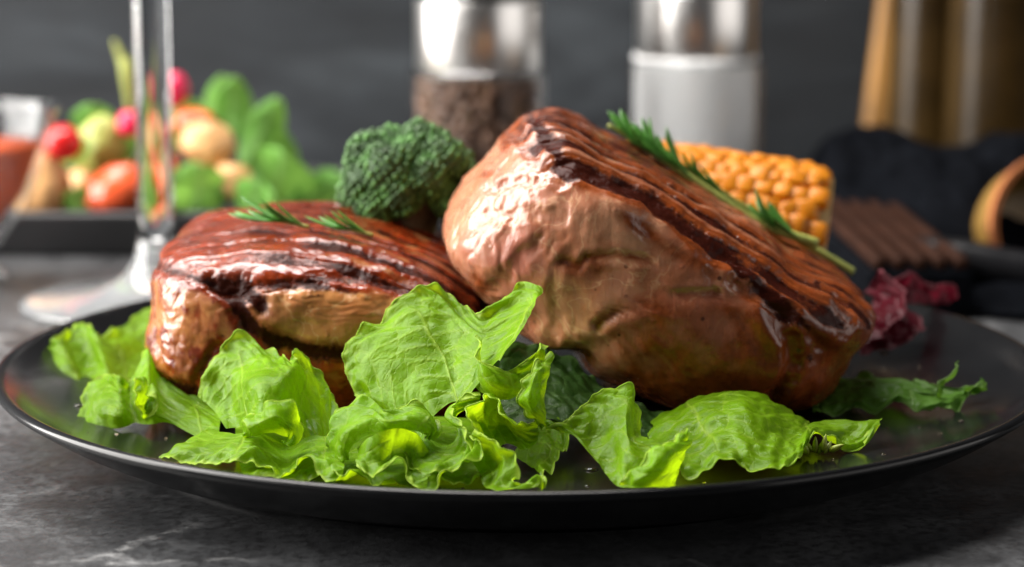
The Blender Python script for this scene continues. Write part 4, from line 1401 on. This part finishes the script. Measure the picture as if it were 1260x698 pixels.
blob('cherry_tomato', 'small glossy cherry tomato between the glass dish and the potato', 'tomato', 77, 176, .285, .0076, .0076, .0068, M['tomato'], 1, .03)
blob('radish', 'pink red radish standing on a thin stalk right of the wine glass stem', 'radish', 215, 110, .31, .0055, .0055, .0068, M['radish'], 2, .05,
     stalk=[(0, 0, -.006), (-.0008, .0005, -.014), (-.0015, .001, -.030)])
blob('radish', 'half hidden pink radish left of the wine glass stem', 'radish', 160, 152, .31, .0052, .0052, .0052, M['radish'], 3, .05)
blob('potato', 'long roasted potato standing at the left end of the tray', 'potato', 50, 232, .285, .0110, .010, .0145, M['potato'], 4, .10, (0, R(12), 0))
blob('potato', 'small roasted potato in the middle of the tray beside the tomato wedge', 'potato', 100, 235, .31, .0085, .009, .0085, M['potato'], 5, .1)
blob('potato', 'round pale potato lying right of the wine glass stem', 'potato', 256, 178, .30, .0108, .010, .0095, M['potato'], 6, .10, (0, R(20), 0))
blob('mushroom', 'small brown mushroom piece under the round pale potato', 'mushroom', 285, 225, .29, .0085, .008, .007, M['potato'], 16, .18)
blob('pickled_pepper', 'yellow green pickled pepper behind the cherry tomato', 'pepper', 122, 182, .315, .0100, .009, .0125, M['herb_stem'], 7, .12, (0, R(20), 0))
blob('tomato_wedge', 'cut orange red tomato wedge left of the wine glass stem', 'tomato', 143, 236, .285, .0130, .010, .0100, M['tomato_flesh'], 8, .16, (0, R(-22), 0))
blob('carrot_piece', 'orange carrot piece seen through the wine glass stem', 'carrot', 196, 220, .29, .0080, .008, .0130, M['tomato_flesh'], 9, .12)
blob('carrot_piece', 'orange carrot piece behind the round pale potato', 'carrot', 238, 152, .33, .0090, .008, .0060, M['tomato_flesh'], 10, .12)


def salad_leaf(label, px, py, Y, w_, h_, ang, tilt, seed):
    nu, nv = 26, 30
    g = np.zeros((nv, nu, 3))
    for i in range(nv):
        tt = i / (nv - 1)
        half = w_ * math.sin(math.pi * (tt * .92 + .04)) ** .75
        for j in range(nu):
            u = j / (nu - 1) * 2 - 1
            g[i, j] = (u * half, .25 * w_ * u * u - .3 * h_ * (tt - .5) ** 2 * 2, h_ * (1 - tt))
    q = g * 100 + seed
    g[..., 1] += .0016 * noise(q, .9)
    ve = np.exp(-(np.linspace(-1, 1, nu)[None].repeat(nv, 0) / .06) ** 2)
    s = g[..., 0] * 100
    t = np.linspace(0, h_ * 100, nv)[:, None].repeat(nu, 1)
    me, c = leaf_mesh('salad_leaf', [(g, s, t, ve, np.zeros_like(s))])
    o = link('salad_leaf', me, M['basil'])
    o.location = P(px, py, Y)
    o.rotation_euler = (R(tilt), R(ang), R(seed * 37 % 50 - 25))
    return tag(o, label, 'salad leaf', 'green leaves in the tray salad')


for k, a in enumerate([
    ('upright green leaf at the top of the tray salad', 285, 170, .33, .008, .024, 5, -10),
    ('slanted green leaf beside the upright one in the tray salad', 300, 205, .32, .008, .030, 28, -5),
    ('broad pale green leaf at the right end of the tray salad', 335, 245, .30, .0135, .026, 30, 30),
    ('lowest narrow green leaf pointing right from the tray salad', 355, 262, .29, .007, .022, 62, 5),
    ('green leaf behind the round pale potato', 245, 185, .34, .010, .022, -20, 0),
    ('green leaf under the round pale potato beside the wine glass', 240, 265, .285, .012, .022, 12, 15),
    ('low green leaf under the mushroom piece in the tray', 300, 268, .28, .010, .018, 35, 20),
    ('green leaf between tomato wedge and wine glass stem', 150, 205, .32, .010, .018, -15, 0),
    ('green leaf standing behind the pickled pepper', 115, 165, .33, .009, .012, 0, 0),
    ('green leaf at the foot of the tomato wedge', 105, 268, .28, .009, .012, -20, 10),
    ('tall green leaf right of the pink radish on its stalk', 262, 160, .335, .008, .022, 12, -8),
    ('pale green leaf lying flat at the right end of the tray', 372, 250, .31, .010, .022, 70, 25),
    ('small green leaf between the potato and the cherry tomato', 88, 205, .30, .008, .014, -10, 0),
    ('wide green leaf behind the broad pale one in the tray', 318, 225, .335, .012, .024, 18, -5),
    ('curled green leaf in front of the mushroom piece', 318, 270, .275, .011, .016, 48, 25),
    ('green leaf under the slim carrot piece by the glass stem', 215, 268, .275, .009, .014, -8, 15),
]):
    salad_leaf(a[0], *a[1:], seed=k + 1)


def make_chive():
    base = P(165, 250, .34)
    tip = P(140, 50, .34)
    mid = P(158, 100, .34)
    t = link('chive_blade', mesh_vf('chive', *tube([base - base, mid - base, P(150, 72, .34) - base, tip - base], [.0005, .0006, .0030, .0006], 8, 30)), M['herb_stem'])
    t.location = base
    tag(t, 'thin yellow green blade rising above the salad beside the wine glass stem', 'chive')


make_chive()


# ------------------------------------------------------------------ mills
def mill(cx, Y, r, zcap, label, fill, fill_label):
    x = P(cx, 200, Y)[0]
    t = empty(fill + '_mill', (x, Y, 0))
    tag(t, label, fill + ' mill')
    link('base', lathe('base', [(0, 0), (r * .99, 0), (r, .001), (r, .006), (r * .97, .0072), (0, .0072)], 72), M['black_plastic'], t)
    ro = r * 1.12
    gl = cr([(r * .96, .0076), (ro, .0082), (ro, .012), (ro, zcap - .004), (ro * .99, zcap - .001), (r * .97, zcap - .0002)], 40)
    gi = gl[::-1] * np.array([.93, 1])
    link('glass_body', lathe('glass', np.vstack([gl, gi]), 72, True), M['thin'], t)
    link('collar', lathe('collar', [(0, zcap), (r * .99, zcap), (r, zcap + .0006), (r, zcap + .027), (r * .985, zcap + .0278), (0, zcap + .0278)], 72), M['steel'], t)
    link('seam', lathe('seam', [(0, zcap + .028), (r * .95, zcap + .028), (r * .95, zcap + .0302), (0, zcap + .0302)], 72), M['black_plastic'], t)
    link('cap', lathe('cap', [(0, zcap + .0304), (r * .98, zcap + .0304), (r, zcap + .031), (r, zcap + .062), (r * .9, zcap + .068), (0, zcap + .069)], 72), M['steel'], t)
    link('shaft', lathe('shaft', [(0, .0074), (.0025, .0074), (.0025, zcap - .0002), (0, zcap - .0002)], 16), M['steel'], t)
    return t, x, ro * .92


tp, xp, rp = mill(589, .33, .0246, P(589, 93, .305)[2], 'pepper mill with a steel top and dark peppercorns behind the broccoli', 'pepper', '')
ts, xs, rs = mill(854, .36, .0242, P(854, 80, .336)[2], 'salt mill with a steel top and white salt behind the corn', 'salt', '')
bm = bmesh.new()
bmesh.ops.create_icosphere(bm, subdivisions=2, radius=.0026)
PC = bm_mesh('peppercorn', bm)
pc = empty('peppercorns', (xp, .33, .0082))
tag(pc, 'brown and black peppercorns filling the pepper mill', 'peppercorns')
rnd = random.Random(5)
zc = P(589, 93, .305)[2]
BV, BF, o_ = [], [], 0
pv = np.array([v.co[:] for v in PC.vertices]); pf = np.array([p.vertices[:] for p in PC.polygons])
zt = .003
while zt < zc - .0125:
    for rad_, cnt in ((rp * .88, 26), (rp * .64, 18), (rp * .38, 10)):
        for k in range(cnt):
            a = 2 * math.pi * (k + rnd.random() * .6) / cnt
            p = np.array([rad_ * math.cos(a), rad_ * math.sin(a), zt + rnd.uniform(-.0012, .0012)])
            BV.append(pv * rnd.uniform(.8, 1.15) + p); BF.append(pf + o_); o_ += len(pv)
    zt += .0043
pcs = link('peppercorn_fill', mesh_np('peppercorn_fill', np.vstack(BV), np.vstack(BF)), M['pepper'], pc)
pcs['kind'] = 'stuff'
zs = P(854, 80, .336)[2]
so = link('salt', lathe('salt_fill', cr([(.0028, .0085), (rs * .985, .0085), (rs * .99, .010), (rs * .99, zs - .0022), (rs * .95, zs - .0012), (.0028, zs - .0008)], 40), 72), M['salt'])
so.location = (xs, .36, 0)
tag(so, 'white salt filling the salt mill', 'salt', kind='stuff')


# ------------------------------------------------------------------ right hand background
def make_bottle():
    for px_, Yb, k, lab in ((1150, .455, .60, 'slim dark amber oil bottle next to the honey coloured board'),
                            (1243, .430, .80, 'wider amber oil bottle nearest the right edge behind the napkin')):
        x = P(px_, 150, Yb)[0]
        t = empty('oil_bottle', (x, Yb, 0))
        tag(t, lab, 'bottle', 'amber oil bottles')
        out = cr([(0, .001), (.034 * k, .001), (.0362 * k, .004), (.036 * k, .02), (.0350 * k, .06), (.0345 * k, .10), (.033 * k, .13), (.018 * k, .155), (.012 * k, .17), (.012 * k, .215)], 50)
        link('bottle_body', lathe('bottle', np.vstack([out.clip(0, 1), [(.0095 * k, .215), (.0095 * k, .19), (0, .19)]]), 72), M['oil'], t)
        link('stopper', lathe('cork', [(0, .1905), (.0090 * k, .1905), (.0092 * k, .216), (.013 * k, .2165), (.013 * k, .228), (0, .229)], 32), M['gold'], t)
    b = empty('cutting_board', (P(1110, 150, .47)[0] + .02, .487, 0), (R(-8), R(7), 0))
    tag(b, 'honey coloured wooden board leaning on the wall behind the oil bottle', 'board')
    link('board_panel', box_mesh('panel', .075, .012, .22, .003), simple('honey_wood', (.22, .105, .022), .5, var=.4, bscale=70), b)


make_bottle()


def make_napkin():
    nu, nv = 110, 80
    x0, x1 = P(985, 250, .30)[0], P(1330, 250, .30)[0]
    g = np.zeros((nv, nu, 3))
    U = np.linspace(0, 1, nu)[None].repeat(nv, 0)
    V = np.linspace(0, 1, nv)[:, None].repeat(nu, 1)
    X = x0 + (x1 - x0) * U
    Y = .155 + .235 * V + .01 * np.sin(U * 9)
    q = np.stack([X * 100, Y * 100, np.zeros_like(X)], -1)
    hump = sstep(.30, .62, V) * sstep(1.02, .80, V) * sstep(-.02, .16, U)
    z = .0012 + .032 * hump * (1 + .25 * noise(q, .28)) + .004 * np.abs(noise(q, .5, 4.)) * (.3 + hump) + .0018 * np.abs(noise(q, 1.2, 8.)) * (.3 + hump)
    z = z + .006 * sstep(.0, .12, V) * sstep(.4, .16, V) * sstep(.3, .5, U)
    g = np.stack([X, Y, np.maximum(z, .0008)], -1)
    i = np.arange(nv - 1)[:, None] * nu + np.arange(nu - 1)[None]
    me = mesh_np('napkin', g.reshape(-1, 3), np.stack([i, i + 1, i + nu + 1, i + nu], -1).reshape(-1, 4))
    o = link('napkin', me, M['napkin'])
    sm = o.modifiers.new('thick', 'SOLIDIFY')
    sm.thickness = .0012
    sm.offset = 1
    tag(o, 'crumpled dark linen napkin behind the right side of the plate', 'napkin')


make_napkin()


def make_trivet():
    c = P(1080, 292, .215)
    t = empty('slatted_board', (c[0] + .002, .225, .0), (0, 0, R(2)))
    tag(t, 'brown ridged wooden board between the corn and the napkin', 'board')
    link('board_base', box_mesh('base', .0345, .150, .016, .002), M['napkin'], t)
    sl = box_mesh('slat', .0042, .148, .004, .0012)
    for k in range(5):
        o = link('slat', sl, M['wood'], t)
        o.location = (-.0134 + k * .0067, 0, .0162)


make_trivet()


def make_knife():
    t = empty('black_handle_knife', P(1210, 330, .18))
    tag(t, 'black handled knife lying across the napkin at the right edge', 'knife')
    base = P(1210, 330, .18)
    path = [P(1128, 312, .19) - base, P(1180, 322, .185) - base, P(1230, 332, .18) - base, P(1300, 346, .175) - base]
    v, f = tube(path, [.006, .0078, .0078, .0085], 20, 40)
    link('handle', mesh_vf('handle', v, f), M['black_plastic'], t)
    for s in (1175, 1222):
        o = link('rivet', lathe('rivet', [(0, .0), (.0016, 0), (.0014, .0005), (0, .0007)], 16), M['steel'], t)
        o.location = P(s, 308 + (s - 1128) * .19, .178) - base
        o.rotation_euler = (R(60), 0, 0)


make_knife()


def make_cup():
    c = P(1302, 284, .235)
    t = empty('copper_cup', c, (R(74), R(8), R(14)))
    t.scale = (1.3, 1.3, 1.3)
    tag(t, 'copper measuring cup lying on its side on the napkin', 'cup')
    out = cr([(0, -.020), (.014, -.019), (.0195, -.012), (.0205, .0)], 30)
    inn = out[::-1] * np.array([.94, .95]) + np.array([0, -.0001])
    link('bowl', lathe('cup', np.vstack([out, inn]), 72), M['gold'], t)
    link('lip', lathe('lip', [(.0203 + .0016 * math.cos(a), .0008 + .0016 * math.sin(a)) for a in np.linspace(0, 2 * math.pi, 10, endpoint=False)], 72, True), M['copper'], t)


make_cup()


# ------------------------------------------------------------------ juice and oil drops on the plate
def make_drops():
    rnd = random.Random(21)
    bm = bmesh.new()
    bmesh.ops.create_icosphere(bm, subdivisions=2, radius=1)
    dv = np.array([v.co[:] for v in bm.verts]); df = np.array([[q.index for q in p.verts] for p in bm.faces])
    bm.free()
    V, F, o = [], [], 0
    for k in range(150):
        a = rnd.uniform(0, 2 * math.pi)
        rr = .118 * math.sqrt(rnd.uniform(.35, 1))
        x, y = rr * math.cos(a), rr * math.sin(a)
        z = np.interp(rr, [.095, .108, .118, .126], [.0110, .0116, .0132, .0160])
        r_ = .0003 + .0011 * rnd.random() ** 4
        V.append(dv * np.array([r_ * rnd.uniform(.9, 1.5), r_, r_ * .35]) + np.array([x, y, z])); F.append(df + o); o += len(dv)
    d = link('juice_drops', mesh_np('juice_drops', np.vstack(V), np.vstack(F)), M['juice'])
    tag(d, 'tiny drops of oil and meat juice scattered on the black plate', 'juice drops', kind='stuff')


make_drops()
